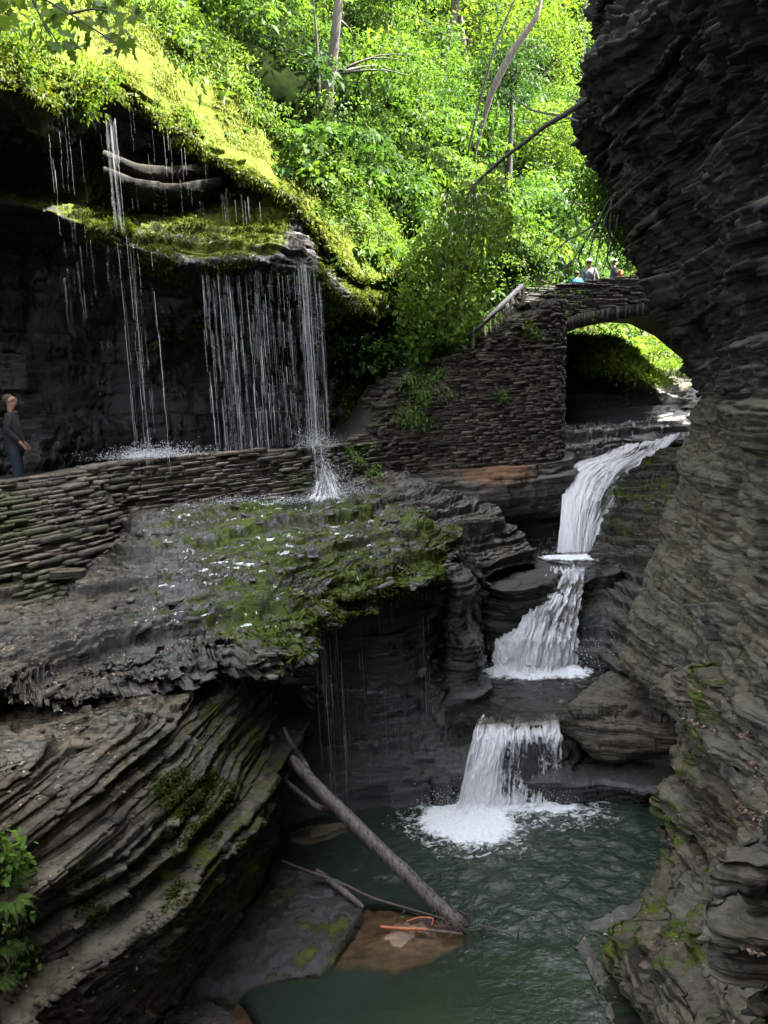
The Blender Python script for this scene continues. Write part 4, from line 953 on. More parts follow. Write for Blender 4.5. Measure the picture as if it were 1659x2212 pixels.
def stone_wall(label, base, top, hc, wr, seed, moss, wet, back=.4, protr=.03, depth=.16, name='stone_wall'):
    e = empty(name, (0, 0, 0), label, 'stone wall'); e.location = [float(v) for v in np.array(base).mean(0)]
    face, smax, zlo, zhi, outw = polyface(base, top)
    V, F, t = stones(face, smax, zlo, zhi, hc, wr, outw, seed, protr, depth)
    o = mk('facing', V, F, WALLST, {'tone': t, 'moss': moss(V), 'wet': wet(V)}); child(o, e)
    c = core_mesh('core', base, top, back, e, EARTH); child(c, e)
    return e
wx = [-260, -120, 0, 100, 200, 262, 300, 390, 480, 560, 620, 690, 745, 805]
wt = [1050, 1043, 1036, 1026, 1006, 997, 990, 981, 973, 970, 967, 963, 959, 957]
wyy = [11, 12, 13, 13.8, 14.6, 15.1, 15.35, 16.0, 16.6, 17.2, 17.7, 18.3, 18.8, 19.4]
wbp = [1345, 1345, 1345, 1330, 1250, 1135, 1112, 1100, 1092, 1086, 1084, 1080, 1078, 1082]
wby = [9.9, 10.7, 11.4, 11.9, 13.0, 14.6, 15.0, 15.6, 16.1, 16.6, 17.0, 17.6, 18.2, 18.9]
top = [A(*q) for q in zip(wx, wt, wyy)]; bas = [X3(x, y, A(x, p, y)[2]-.08) for x, p, y in zip(wx, wbp, wby)]
# the wall in front of the alcove is one run of masonry: rubble on the left, courses on the right
def wmoss(V):
    px, py, d = proj(V); return .22+.2*sst(540, 660, px)*sst(745, 700, px)+.34*sst(740, 770, px)+.12*sst(240, 60, px)*sst(1040, 1080, py)-.15*sst(0, 12, -(py-1030))
stone_wall('long low dry stone wall edging the path under the falling curtain', bas, top, (.03, .085), (.08, .5), 5, lambda V: wmoss(V)+.14, lambda V: .25+.7*sst(250, 330, proj(V)[0]), .5, .075, .24)
# stone pier under the stair and bridge
pb = [A(*q) for q in [(742, 1000, 19.6), (800, 1040, 20.0), (862, 1040, 20.5), (930, 1040, 21.0), (1030, 1042, 21.4), (1120, 1040, 21.9), (1203, 1020, 22.4), (1212, 1006, 23.4), (1216, 985, 25.5)]]
pt = [A(*q) for q in [(750, 958, 19.9), (800, 930, 20.3), (862, 830, 21.0), (925, 782, 21.6), (1035, 765, 22.2), (1120, 705, 23.0), (1204, 655, 23.8), (1212, 650, 24.5), (1220, 650, 26.5)]]
pb[0][2] -= .1
PIER = stone_wall('high dry stone pier of small dark slabs carrying the stair up to the bridge', pb, pt, (.03, .085), (.07, .36), 6,
           lambda V: .12+.34*sst(940, 880, proj(V)[0])*sst(960, 900, proj(V)[1])+.12*fbm(V*.7, 3, 5), lambda V: .15+0*V[:, 0], 1.3, .065, .2)
# stair behind the pier edge
st = empty('stone_stair', A(770, 955, 20.6), 'flight of worn stone steps climbing behind the wall to the bridge', 'stair')
a, b_ = A(768, 962, 20.6)+np.array([0, .1, -.2]), A(1130, 700, 25.2)
nst = 24; dr = (b_-a)/nst; hv = np.array([dr[0], dr[1], 0]); hv /= np.linalg.norm(hv); sd_ = np.array([-hv[1], hv[0], 0])
V = []; F = []
for k in range(nst):
    p = a+dr*k+np.array([0, 0, dr[2]*.0]); L_ = np.linalg.norm(dr[:2])+.04
    c8 = [p+hv*x+sd_*y+np.array([0, 0, zz_]) for zz_ in (-.5, dr[2]) for x, y in ((0, .0), (L_, .0), (L_, 1.3), (0, 1.3))]
    c8 = [q+rng.normal(size=3)*.008 for q in c8]; i = len(V); V += c8
    F += [[i, i+1, i+5, i+4], [i+1, i+2, i+6, i+5], [i+2, i+3, i+7, i+6], [i+3, i, i+4, i+7], [i+4, i+5, i+6, i+7]]
child(mk('steps', V, np.array(F), WALLST, {'tone': np.repeat(rng.random(nst), 8)*.3, 'moss': np.zeros(len(V))+.15, 'wet': np.zeros(len(V))}), st)

# ---- tubes, boxes
def tube(P, R_, k=10, bump=0., seed=0, sub=6, cap=True):
    P = np.array(P, float); R_ = np.array(R_, float); n = len(P)
    t = np.linspace(0, n-1, (n-1)*sub+1); C = cr(P, t) if n > 2 else P[0]+(P[1]-P[0])*np.linspace(0, 1, len(t))[:, None]
    r = np.interp(t, np.arange(n), R_)
    T = np.gradient(C, axis=0); T /= np.linalg.norm(T, axis=1, keepdims=True)+1e-9
    ref = np.array([.3, .2, .93]) if abs(T[:, 2]).mean() < .8 else np.array([1., .2, 0])
    B1 = np.cross(T, ref); B1 /= np.linalg.norm(B1, axis=1, keepdims=True); B2 = np.cross(T, B1)
    an = np.arange(k)*2*math.pi/k
    ring = np.cos(an)[None, :, None]*B1[:, None]+np.sin(an)[None, :, None]*B2[:, None]
    rr = r[:, None]*np.ones(k)
    if bump: rr = rr*(1+bump*(fbm((C[:, None]+ring*r[:, None, None])*np.array(4./max(R_.max(), .02)*.1), 3, seed)-.5)*2)
    V = C[:, None]+ring*rr[..., None]
    m = len(C); i = np.arange(m*k).reshape(m, k); j = np.roll(i, -1, 1)
    F = np.stack([i[:-1], j[:-1], j[1:], i[1:]], -1).reshape(-1, 4)
    caps = np.array([i[0][::-1], i[-1]])
    return V.reshape(-1, 3), F, caps
class MB:
    def __init__(s): s.V = []; s.F4 = []; s.F3 = []; s.Fn = []; s.n = 0
    def add(s, V, F):
        F = np.asarray(F); (s.F4 if F.shape[1] == 4 else s.F3 if F.shape[1] == 3 else s.Fn).append(F+s.n); s.V.append(np.asarray(V)); s.n += len(V)
    def tube(s, P, R_, k=8, bump=0., seed=0, sub=6):
        V, F, c = tube(P, R_, k, bump, seed, sub); n0 = s.n; s.add(V, F)
        tri = []
        for ring in c: tri += [[ring[0]+n0, ring[q]+n0, ring[q+1]+n0] for q in range(1, len(ring)-1)]
        s.F3.append(np.array(tri))
    def box(s, a, b_, w, h):
        a = np.array(a, float); b_ = np.array(b_, float); t = (b_-a); t /= np.linalg.norm(t)
        sd = np.cross(t, [0, 0, 1.]) if abs(t[2]) < .95 else np.array([1., 0, 0]); sd /= np.linalg.norm(sd); u = np.cross(sd, t)
        V = [p+sd*x*w/2+u*y*h/2 for p in (a, b_) for x, y in ((-1, -1), (1, -1), (1, 1), (-1, 1))]
        s.add(V, [[0, 1, 2, 3][::-1], [4, 5, 6, 7], [0, 1, 5, 4], [1, 2, 6, 5], [2, 3, 7, 6], [3, 0, 4, 7]])
    def build(s, name, mat, par=None, smooth=False, attrs=None):
        fs = []
        for L_ in (s.F4, s.F3): 
            if L_: fs.append(np.concatenate(L_))
        fs += s.Fn
        o = mk(name, np.concatenate(s.V), fs, mat, attrs, smooth=smooth)
        if par is not None: child(o, par)
        return o

# rubble coping on the sloping top of the pier
m = MB(); tn = []
fc, sm_, zl_, zh_, ow_ = polyface(pb, pt)
for k in range(420):
    s = rng.uniform(sm_*.12, sm_*.86); o_ = ow_(s); p = fc(s, zh_(s))-o_*rng.uniform(-.02, 1.1)+np.array([0, 0, rng.uniform(-.04, .03)]); t_ = np.array([-o_[1], o_[0], 0])*rng.uniform(.06, .2)+o_*rng.normal()*.05
    m.box(p-t_, p+t_+np.array([0, 0, rng.normal()*.02]), rng.uniform(.1, .28), rng.uniform(.04, .1)); tn += [rng.random()*.6]*8
m.build('coping', WALLST, PIER, attrs={'tone': tn, 'moss': np.zeros(len(tn))+.15, 'wet': np.zeros(len(tn))})
# ---- wooden railing on the stair
ra0, ra1 = A(1012, 728, 22.9), A(1129, 616, 24.9); rb0, rb1 = A(1046, 758, 23.0), A(1130, 686, 24.9)
rl = empty('wooden_railing', rb0, 'sloping weathered wooden railing with balusters beside the stair to the bridge', 'railing')
m = MB(); m.box(ra0, ra1, .12, .10); m.build('handrail', TIMBERD, rl)
m = MB(); m.box(rb0, rb1, .07, .13); m.build('bottom_rail', TIMBER, rl)
m = MB(); m.box(rb1-np.array([0, 0, .1]), ra1+np.array([0, 0, .05]), .1, .1); m.build('post', TIMBER, rl)
m = MB(); m.box(A(1020, 790, 23.0), A(1022, 722, 23.0), .1, .1); m.build('post', TIMBER, rl)
for k in range(7):
    f = .08+.80*k/6.2; q = rb0+(rb1-rb0)*f; fq = np.clip((q[0]-ra0[0])/(ra1[0]-ra0[0]), 0, 1); tq = ra0+(ra1-ra0)*(fq-.035)
    m = MB(); m.box(q, tq, .055, .05); m.build('baluster', TIMBER, rl)
for f0, f1 in ((.45, .30), (.97, .83)):
    q = rb0+(rb1-rb0)*f0; fq = (rb0+(rb1-rb0)*f1)[0]; tq = ra0+(ra1-ra0)*((fq-ra0[0])/(ra1[0]-ra0[0])-.03)
    m = MB(); m.box(q+np.array([0, .04, 0]), tq+np.array([0, .04, 0]), .05, .045); m.build('brace', TIMBER, rl)

# ---- stone arch bridge
ba, bb = A(1128, 628, 26.2), A(1425, 585, 28.6)
ax = (bb-ba)*np.array([1, 1, 0]); LB = np.linalg.norm(ax); ax /= LB; nb = np.array([-ax[1], ax[0], 0])   # nb points away from the camera
if nb[1] < 0: nb = -nb
br = empty('stone_bridge', ba-np.array([0, 0, 1.5]), 'mossy stone arch bridge crossing the gorge below the trees', 'bridge')
SM = LB+4.5
def b_top(s): return ba[2]+(bb[2]-ba[2])*s/LB
sA = [A(1205, 724, 26.9), A(1250, 707, 27.1), A(1300, 696, 27.5), A(1345, 688, 27.9), A(1415, 679, 28.5)]
sS = [float((p-ba)@ax) for p in sA]; zS = [p[2] for p in sA]
sS = [0.]+sS+[sS[-1]+1.2, sS[-1]+2.4, SM]; zS = [zS[0]-1.2]+zS+[zS[-1]-.05, zS[-1]-.5, zS[-1]-2.]
def b_sof(s): return float(np.interp(s, sS, zS))
def bp(s, z, d=0.): return np.array([ba[0], ba[1], 0])+ax*s+nb*d+np.array([0, 0, z])
out_f = lambda s: -nb
zring = lambda s: min(b_sof(s)+.42, b_top(s)-.75)
V, F, t = stones(lambda s, z: bp(s, z), SM, lambda s: b_top(s)-.92, lambda s: b_top(s)+.02, (.05, .09), (.2, .6), out_f, 15, .03)
child(mk('parapet', V, F, WALLST, {'tone': t*.6, 'moss': .3+0*t, 'wet': 0*t+.2}), br)
V, F, t = stones(lambda s, z: bp(s, z, 2.6), SM, lambda s: b_top(s)-.9, lambda s: b_top(s), (.07, .1), (.3, .7), lambda s: nb, 16, .03)
child(mk('parapet', V, F, WALLST, {'tone': t*.6, 'moss': .3+0*t, 'wet': 0*t+.2}), br)
V, F, t = stones(lambda s, z: bp(s, z, .03), SM, lambda s: zring(s) if s > sS[1] else b_sof(s), lambda s: b_top(s)-.93, (.06, .1), (.2, .5), out_f, 17, .03)
child(mk('spandrel', V, F, WALLST, {'tone': t*.7, 'moss': .25+0*t, 'wet': 0*t+.2}), br)
m = MB(); R = np.random.default_rng(3); s = sS[1]; tn = []
while s < SM-.5:
    w_ = R.uniform(.07, .13); z0, z1 = b_sof(s+w_/2), zring(s+w_/2)-.02; d = R.uniform(-.05, .02)
    m.box(bp(s+w_/2, z0-.02, .12+d), bp(s+w_/2+.01, z1, .12+d), w_*.93, .3); tn += [R.random()*.4]*8; s += w_
m.build('arch_ring', WALLST, br, attrs={'tone': tn, 'moss': np.zeros(len(tn))+.1, 'wet': np.zeros(len(tn))+.2})
ns = 40; V = []; F = []
for k in range(ns):
    s = SM*k/(ns-1); V += [bp(s, b_sof(s), .08), bp(s, b_top(s)-.95, .08), bp(s, b_top(s)-.95, 2.55), bp(s, b_sof(s), 2.55)]
for k in range(ns-1):
    for q in range(4): F.append([4*k+q, 4*k+(q+1) % 4, 4*k+4+(q+1) % 4, 4*k+4+q])
child(mk('vault', V, np.array(F), ROCKD, {'wet': np.zeros(len(V)), 'moss': np.zeros(len(V))+.2}), br)
for d0, d1 in ((.07, .30), (2.3, 2.52)):
    V = []; F = []
    for k in range(ns):
        s = SM*k/(ns-1); V += [bp(s, b_top(s)-.96, d0), bp(s, b_top(s)-.03, d0), bp(s, b_top(s)-.03, d1), bp(s, b_top(s)-.96, d1)]
    for k in range(ns-1):
        for q in range(4): F.append([4*k+q, 4*k+(q+1) % 4, 4*k+4+(q+1) % 4, 4*k+4+q])
    child(mk('parapet_core', V, np.array(F), MORTAR), br)

# ---- thin water over the ledge, its sky glints painted as white patches
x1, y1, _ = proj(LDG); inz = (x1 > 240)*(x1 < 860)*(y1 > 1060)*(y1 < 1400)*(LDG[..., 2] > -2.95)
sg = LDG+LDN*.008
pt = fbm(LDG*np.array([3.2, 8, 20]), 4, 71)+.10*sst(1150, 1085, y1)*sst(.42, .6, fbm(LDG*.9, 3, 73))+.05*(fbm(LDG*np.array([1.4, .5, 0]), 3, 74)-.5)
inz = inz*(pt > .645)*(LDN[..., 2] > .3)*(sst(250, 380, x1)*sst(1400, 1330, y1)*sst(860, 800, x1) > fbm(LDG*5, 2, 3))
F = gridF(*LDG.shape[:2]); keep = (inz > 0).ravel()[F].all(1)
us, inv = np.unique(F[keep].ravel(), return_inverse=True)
o = mk('glint_film', sg.reshape(-1, 3)[us], inv.reshape(-1, 4), GLINTFILM, smooth=True); o['kind'] = 'structure'
# ---- broken shale lying on the treads
def fragments(specs):
    V = []; F4 = []; Fn = []; n = 0; T_ = []
    for G, N, cnt, msk, s0, s1 in specs:
        a = np.linalg.norm(np.cross(np.gradient(G, axis=0), np.gradient(G, axis=1)), axis=-1)*(N[..., 2] > .5)*msk
        p = a.ravel()/a.sum(); idx = rng.choice(len(p), cnt, p=p)
        for c, nn in zip(G.reshape(-1, 3)[idx], N.reshape(-1, 3)[idx]):
            k = rng.integers(5, 8); r = s0+(s1-s0)*rng.random()**3; th = min(r*rng.uniform(.1, .3), .02); an = np.sort(rng.random(k)*.7+np.arange(k))*2*math.pi/k
            rr = r*rng.uniform(.6, 1.2, k); as_ = rng.uniform(.5, 1); ro = rng.random()*6.3
            nrm = unit_(nn*.5+np.array([0, 0, 1.])+rng.normal(size=3)*.13); t1 = unit_(np.cross(nrm, [math.cos(ro), math.sin(ro), 0])); t2 = np.cross(nrm, t1)
            ring = c+t1*(rr*np.cos(an))[:, None]+t2*(rr*np.sin(an)*as_)[:, None]
            V.append(ring-nrm*th); V.append(ring+nrm*th*.6+rng.normal(size=(k, 3))*r*.03)
            F4 += [[n+j, n+(j+1) % k, n+k+(j+1) % k, n+k+j] for j in range(k)]; Fn.append((k, [n+k+j for j in range(k)])); T_ += [rng.normal()*.35]*(2*k); n += 2*k
    fs = [np.array(F4)]+[np.array([f for q, f in Fn if q == kk]) for kk in (5, 6, 7)]
    V = np.concatenate(V); x, y, d = proj(V)
    o = mk('shale_fragments', V, fs, ROCK, {'tone': T_, 'wet': .25+.7*sst(250, 500, x)*sst(1500, 1300, y), 'moss': .1+.2*fbm(V*1.2, 3, 8), 'stain': 0*x}); tag(o, kind='stuff')
def unit_(v): return v/(np.linalg.norm(v)+1e-9)
x1, y1, _ = proj(LDG); x2, y2, _ = proj(BKG)
fragments([(LDG, LDN, 900, (x1 > -60)*(x1 < 1000)*(y1 < 1500), .03, .2), (BKG, BKN, 700, (x2 > -60)*(x2 < 420)*(y2 > 1450), .02, .12), (NRG, NRN, 700, NRVIS, .02, .16), (SURF['stepped_slabs'][0], SURF['stepped_slabs'][1], 200, 1, .03, .16)])
# ---- fallen log leaning out of the pool, driftwood
lb, lt = Z(1008, 2012, PZ-.12), A(592, 1604, 10.85)
lm = lambda f, dx=0, dz=0: lb+(lt-lb)*f+np.array([dx, 0, dz])
lg = empty('fallen_log', Z(1000, 2003, PZ), 'long wet bare log leaning from the bank down into the green pool', 'log')
m = MB(); m.tube([lm(-.06), lm(0), lm(.25, 0, -.03), lm(.5, .01, -.045), lm(.75, 0, -.03), lm(.9), lm(1.0), lm(1.04)], [.098, .096, .093, .09, .088, .08, .066, .055], 22, .16, 5, 16); m.build('trunk', WETWOOD, lg, True)
q = lm(.8, 0, -.02); m = MB(); m.tube([q, A(655, 1645, 10.8), A(628, 1605, 10.8), A(612, 1572, 10.85)], [.055, .045, .038, .03], 12, .15, 6, 8); m.build('branch', WETWOOD, lg, True)
q = lm(.655, 0, -.02); m = MB(); m.tube([q, A(690, 1745, 10.75), A(650, 1715, 10.8), A(612, 1682, 10.85), A(580, 1650, 10.9)], [.05, .042, .036, .03, .022], 12, .15, 7, 8); m.build('branch', WETWOOD, lg, True)
def stick(name, label, pts_, rad_, mat, group=None):
    m = MB(); m.tube(pts_, rad_, 9, .2, 3, 8); o = m.build(name, mat, smooth=True); tag(o, label, 'stick', group); return o, m
dz = PZ+.34
stick('fallen_branch', 'long thin dark branch lying across the pool edge behind the log', [Z(608, 1858, PZ+.42), Z(660, 1880, PZ+.36), Z(730, 1905, PZ+.27), Z(800, 1938, PZ+.14), Z(880, 1962, PZ+.1), Z(960, 1985, PZ+.05)], [.012, .018, .02, .018, .014, .01], TWIG)
stick('driftwood', 'thick wet dark driftwood pole along the right edge of the wet shelf', [Z(684, 1880, PZ+.3), Z(720, 1908, PZ+.26), Z(760, 1940, PZ+.2), Z(785, 1962, PZ+.1)], [.035, .05, .05, .03], WETWOOD)
stick('stick', 'short bright reddish stripped stick floating left of the log foot', [Z(822, 2002, PZ+.06), Z(870, 2006, PZ+.06), Z(925, 2008, PZ+.055)], [.017, .02, .017], REDWOOD)
stick('stick', 'dark wet stick continuing from the reddish one to the log foot', [Z(920, 2009, PZ+.05), Z(960, 2013, PZ+.05), Z(1000, 2018, PZ+.02)], [.017, .019, .015], TWIG)
stick('stick', 'thin tan forked twig above the reddish stick', [Z(878, 1990, PZ+.1), Z(905, 1982, PZ+.12), Z(935, 1984, PZ+.12), Z(932, 2000, PZ+.06)], [.007, .01, .009, .006], REDWOOD)
for lab, ptl in (('slender twig poking up from the water right of the log foot', [(1015, 2005, .02), (1045, 2000, .06), (1085, 2012, .03), (1110, 2020, -.02)]), ('thin dark twig standing in the pool farther right of the log', [(1118, 2030, -.05), (1122, 2005, .12), (1140, 1985, .2)]), ('arching thin twig over the water above the log foot', [(1010, 1985, .1), (1030, 1955, .3), (1060, 1945, .3), (1095, 1950, .2)])):
    stick('twig', lab, [Z(a, b_, PZ+c_) for a, b_, c_ in ptl], [.008, .007, .006, .003][:len(ptl)], TWIG, 'twigs around the log foot')
m = MB()
for k in range(60):
    c = Z(rng.uniform(900, 1010), rng.uniform(1975, 2012), PZ+.05); d = rng.normal(size=3)*.16; d[2] = abs(d[2])*.4
    m.tube([c-d*.5, c+rng.normal(size=3)*.02, c+d*.5], [.004, .005, .002], 5, 0, 0, 3)
o = m.build('twig_debris', TWIG); tag(o, kind='stuff')
# pale flat stone in the cave mouth
pl = [tuple(Z(a, b_, PZ+.1)[:2]) for a, b_ in [(634, 1802), (668, 1806), (705, 1797), (742, 1783), (738, 1776), (700, 1780), (660, 1790)]]
o, _ = block('flat_stone', [(PZ-.2, pl), (PZ+.03, pl), (PZ+.09, pl)], ROCKL, 90, 12, 77, .25, cap=8, tone=lambda P, a, b: .75); 
del o['kind']; tag(o, 'pale flat slab of stone at the dark back edge of the pool behind the log', 'rock')
# loose slabs on ledge and bank
def loose(label, px, py, Y, rx, ry, h, ph, tone=.3, mossv=.1):
    c = A(px, py, Y); pl = [(c[0]+rx*math.cos(a+ph)*(1+.25*math.sin(3*a+px)), c[1]+ry*math.sin(a+ph)*(1+.2*math.cos(2*a+py))) for a in np.arange(8)*math.pi/4]
    o, _ = block('loose_slab', [(c[2]-h*1.6, pl), (c[2], pl)], ROCKL, 70, 10, int(px), .16, cap=6, tone=lambda P, a, b: tone, moss=lambda P, a, b: mossv)
    del o['kind']; tag(o, label, 'rock', 'loose slabs lying on the ledge')
loose('pale loose slab tilted near the middle of the ledge lip', 545, 1352, 11.7, .22, .13, .07, .3, .6)
loose('small pale stone lying on the wet ledge below the wall', 405, 1300, 12.3, .11, .08, .05, .9, .7)
loose('dark flat slab jutting from the foot of the left rubble wall', 135, 1232, 12.6, .3, .2, .06, .2, -.1)
loose('reddish flat slab near the front edge of the ledge at left', 400, 1385, 10.9, .3, .16, .07, .5, .3)
loose('mossy rounded slab at the front of the ledge', 405, 1395, 10.6, .18, .14, .08, 1.2, .0, .75)
# ================================================================== FOLIAGE
def unit(v): return v/np.maximum(np.linalg.norm(v, axis=-1, keepdims=True), 1e-9)
def leafgeo(C, D, Nn, L, W, kind='d', fold=.15):
    """Vectorised leaves: C base, D direction, Nn leaf normal."""
    D = unit(D); S_ = unit(np.cross(D, Nn)); Nn = unit(np.cross(S_, D)); L = np.broadcast_to(L, len(C))[:, None]; W = np.broadcast_to(W, len(C))[:, None]
    n = len(C)
    if kind == 'd':
        V = np.stack([C, C+D*L*.42+S_*W*.5+Nn*L*fold, C+D*L-Nn*L*.12, C+D*L*.42-S_*W*.5+Nn*L*fold], 1)
        F = np.arange(4*n).reshape(n, 4)
    elif kind == 'o':
        V = np.stack([C, C+D*L*.28+S_*W*.45+Nn*L*fold*.8, C+D*L*.68+S_*W*.38+Nn*L*fold*.4, C+D*L*1.0-Nn*L*.2, C+D*L*.68-S_*W*.38+Nn*L*fold*.4, C+D*L*.28-S_*W*.45+Nn*L*fold*.8], 1)
        i = 6*np.arange(n)[:, None]; F = np.concatenate([i+np.array([[0, 1, 2, 3]]), i+np.array([[0, 3, 4, 5]])])
    else:   # maple
        pr = [(0, 0), (.1, .16), (.22, .5), (.4, .26), (.62, .46), (.66, .2), (1, 0)]
        pts = [(a, b_) for a, b_ in pr]+[(a, -b_) for a, b_ in pr[-2:0:-1]]
        V = np.stack([C+D*L*a+S_*W*b_+Nn*L*(abs(b_)*fold-.15*a*a) for a, b_ in pts], 1)
        i = 12*np.arange(n)[:, None]; F = np.concatenate([i+np.array([[0, k, k+1, 11-k+0 if False else 12-k-1]]) for k in (0,)]) if False else np.concatenate(
            [i+np.array([q]) for q in ([0, 1, 2, 3], [0, 3, 4, 5], [0, 5, 6, 7], [0, 7, 8, 9], [0, 9, 10, 11])])
    return V, F
class Leaves:
    def __init__(s): s.V = []; s.F = []; s.T = []; s.n = 0
    def add(s, C, D, Nn, L, W, kind='d', tone=None, fold=.15):
        C = np.asarray(C, float)
        if not len(C): return
        V, F = leafgeo(C, np.asarray(D, float), np.asarray(Nn, float), L, W, kind, fold); k = V.shape[1]
        t = rng.random(len(C)) if tone is None else np.broadcast_to(tone, len(C))
        s.V.append(V.reshape(-1, 3)); s.F.append(F+s.n); s.T.append(np.repeat(t, k)); s.n += len(C)*k
    def spray(s, c, r, n, size, flat=.25, droop=.25, tone=.5, tilt=None, kind='d', wl=.5):
        # layered fan of leaves around a centre
        a = rng.random(n)*2*math.pi; q = np.sqrt(rng.random(n))*r
        P = np.stack([q*np.cos(a), q*np.sin(a), rng.normal(size=n)*r*flat-droop*q*q/r], -1)
        up_ = np.array([0, 0, 1.]) if tilt is None else unit(np.asarray(tilt))
        if tilt is not None:
            t1 = unit(np.cross(up_, [.3, .9, .1])); t2 = np.cross(up_, t1); P = P[:, :1]*t1+P[:, 1:2]*t2+P[:, 2:]*up_
        D = unit(P+rng.normal(size=(n, 3))*r*.5+np.array([0, 0, -.25*r])); N = up_+rng.normal(size=(n, 3))*.3
        L = size*rng.uniform(.6, 1.3, n)
        s.add(np.asarray(c)+P, D, N, L, L*wl*rng.uniform(.8, 1.3, n), kind, np.clip(tone+rng.normal(size=n)*.13, 0, 1))
    def build(s, name, mat, par=None):
        o = mk(name, np.concatenate(s.V), [np.concatenate([f for f in s.F if f.shape[1] == 4])], mat, {'tone': np.concatenate(s.T)})
        if par is not None: child(o, par)
        return o
def inpoly(px, py, poly):
    r = np.zeros(np.shape(px), bool)
    for (x0, y0), (x1, y1) in zip(poly, poly[1:]+poly[:1]):
        r ^= ((y0 > py) != (y1 > py)) & (px < (x1-x0)*(py-y0)/(y1-y0+1e-9)+x0)
    return r
def sample_poly(poly, n, Y0, Y1):
    p = np.array(poly, float); lo, hi = p.min(0), p.max(0); out = []
    while len(out) < n:
        x, y = rng.uniform(lo[0], hi[0]), rng.uniform(lo[1], hi[1])
        if inpoly(np.array(x), np.array(y), poly): out.append(A(x, y, rng.uniform(Y0, Y1)))
    return np.array(out)
def gridpick(G, N, n, mask=None, seed=0):
    a = np.linalg.norm(np.cross(np.gradient(G, axis=0), np.gradient(G, axis=1)), axis=-1)
    if mask is not None: a = a*mask
    p = a.ravel()/a.sum(); i = rng.choice(len(p), n, p=p)
    return G.reshape(-1, 3)[i], N.reshape(-1, 3)[i]

def hit(px_, py_, *grids):
    best = None
    for G in grids:
        x, y, d = proj(G); m_ = (np.abs(x-px_) < 14) & (np.abs(y-py_) < 14) & (d > .5)
        if m_.any():
            k = np.argmin(np.where(m_, d, 1e9)); 
            if best is None or d.ravel()[k] < best[0]: best = (d.ravel()[k], G.reshape(-1, 3)[k])
    return best[1]
# ---- undergrowth over the hillside
px, py, d = proj(HG)
vis = (px > -250) & (px < 1500) & (py > -260) & (py < 800) & (HG[..., 2] > -1.5)
C, N = gridpick(HG, HN, 4600, vis/np.maximum(d, 5)**1.3)
L = Leaves()
for c, n in zip(C, N):
    x, y, dd = proj(c); big = fbm(c*.22, 3, 4); gap = fbm(c*np.array([.38, .38, .5])*26/max(dd, 20)*1.3, 3, 14)
    if gap < .43: continue
    gap_ = gap; r = rng.uniform(.35, 1.0)*(.7+dd*.014)
    dark = sst(640, 760, x)*sst(960, 900, x)*sst(250, 330, y)*sst(560, 470, y)  # shaded patch of slope, painted into the leaf tone
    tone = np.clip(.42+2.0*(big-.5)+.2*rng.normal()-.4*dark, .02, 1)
    if 685 < x < 760 and y < 335 and dd < 31: continue
    off = n*(rng.uniform(.0, .7)+3.2*(gap_-.45))+np.array([0, 0, rng.uniform(.05, 1.1)])*(.5+dd*.014)
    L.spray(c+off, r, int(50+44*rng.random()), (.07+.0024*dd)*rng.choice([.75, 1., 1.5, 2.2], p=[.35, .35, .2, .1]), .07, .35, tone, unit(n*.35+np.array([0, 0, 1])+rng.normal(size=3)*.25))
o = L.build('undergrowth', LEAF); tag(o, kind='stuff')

# ---- moss and plants on the sunlit slope (rows beyond the rim)
LU = LC_TU
rowm = np.broadcast_to(((LU > 10.05) & (LU < 11.45))[:, None], LCG.shape[:2])
px, py, d = proj(LCG); inview = (px > -150) & (px < 1000) & (py > -120)
Gs, Ns = LCG, LCN
def tufts(L, G, N, n, mask, size, wl, lift=.0, down=.7, tone=.6, ns=.4, up_=.3, kind='d', tv=.2):
    C, Nn = gridpick(G, N, n, mask)
    dz = np.array([0, 0, -1.]); dn = dz-Nn*(Nn@dz)[:, None]; dn = unit(dn+1e-6)
    D = unit(dn*down+Nn*(1-down)*rng.uniform(.2, 1.4, (len(C), 1))+rng.normal(size=C.shape)*ns)
    s_ = size*rng.uniform(.5, 1.5, len(C))
    L.add(C+Nn*rng.random((len(C), 1))*lift, D, Nn+rng.normal(size=C.shape)*ns, s_, s_*wl, kind, np.clip(tone+rng.normal(size=len(C))*tv, 0, 1))
L = Leaves(); tufts(L, Gs, Ns, 34000, rowm*inview*sst(.4, .6, fbm(Gs*1.2, 4, 77)), .05, .4, .02, .85, .8, .4)
o = L.build('slope_moss', MOSST); tag(o, kind='stuff')
rowf = np.broadcast_to(((LU > 11.3) & (LU < 12.7))[:, None], LCG.shape[:2])
L = Leaves(); C, Nn = gridpick(Gs, Ns, 900, rowf*inview)
C2, N2_ = gridpick(Gs, Ns, 60, rowm*inview*(fbm(Gs*1.1, 3, 88) > .52)); C = np.concatenate([C, C2]); Nn = np.concatenate([Nn, N2_])
for c, n in zip(C, Nn): L.spray(c+n*rng.uniform(.02, .25), rng.uniform(.15, .35), 42, .10, .25, .5, np.clip(.55+rng.normal()*.18, 0, 1), unit(n+np.array([0, 0, .6])), 'd', .42)
o = L.build('slope_herbs', LEAFY); tag(o, kind='stuff')
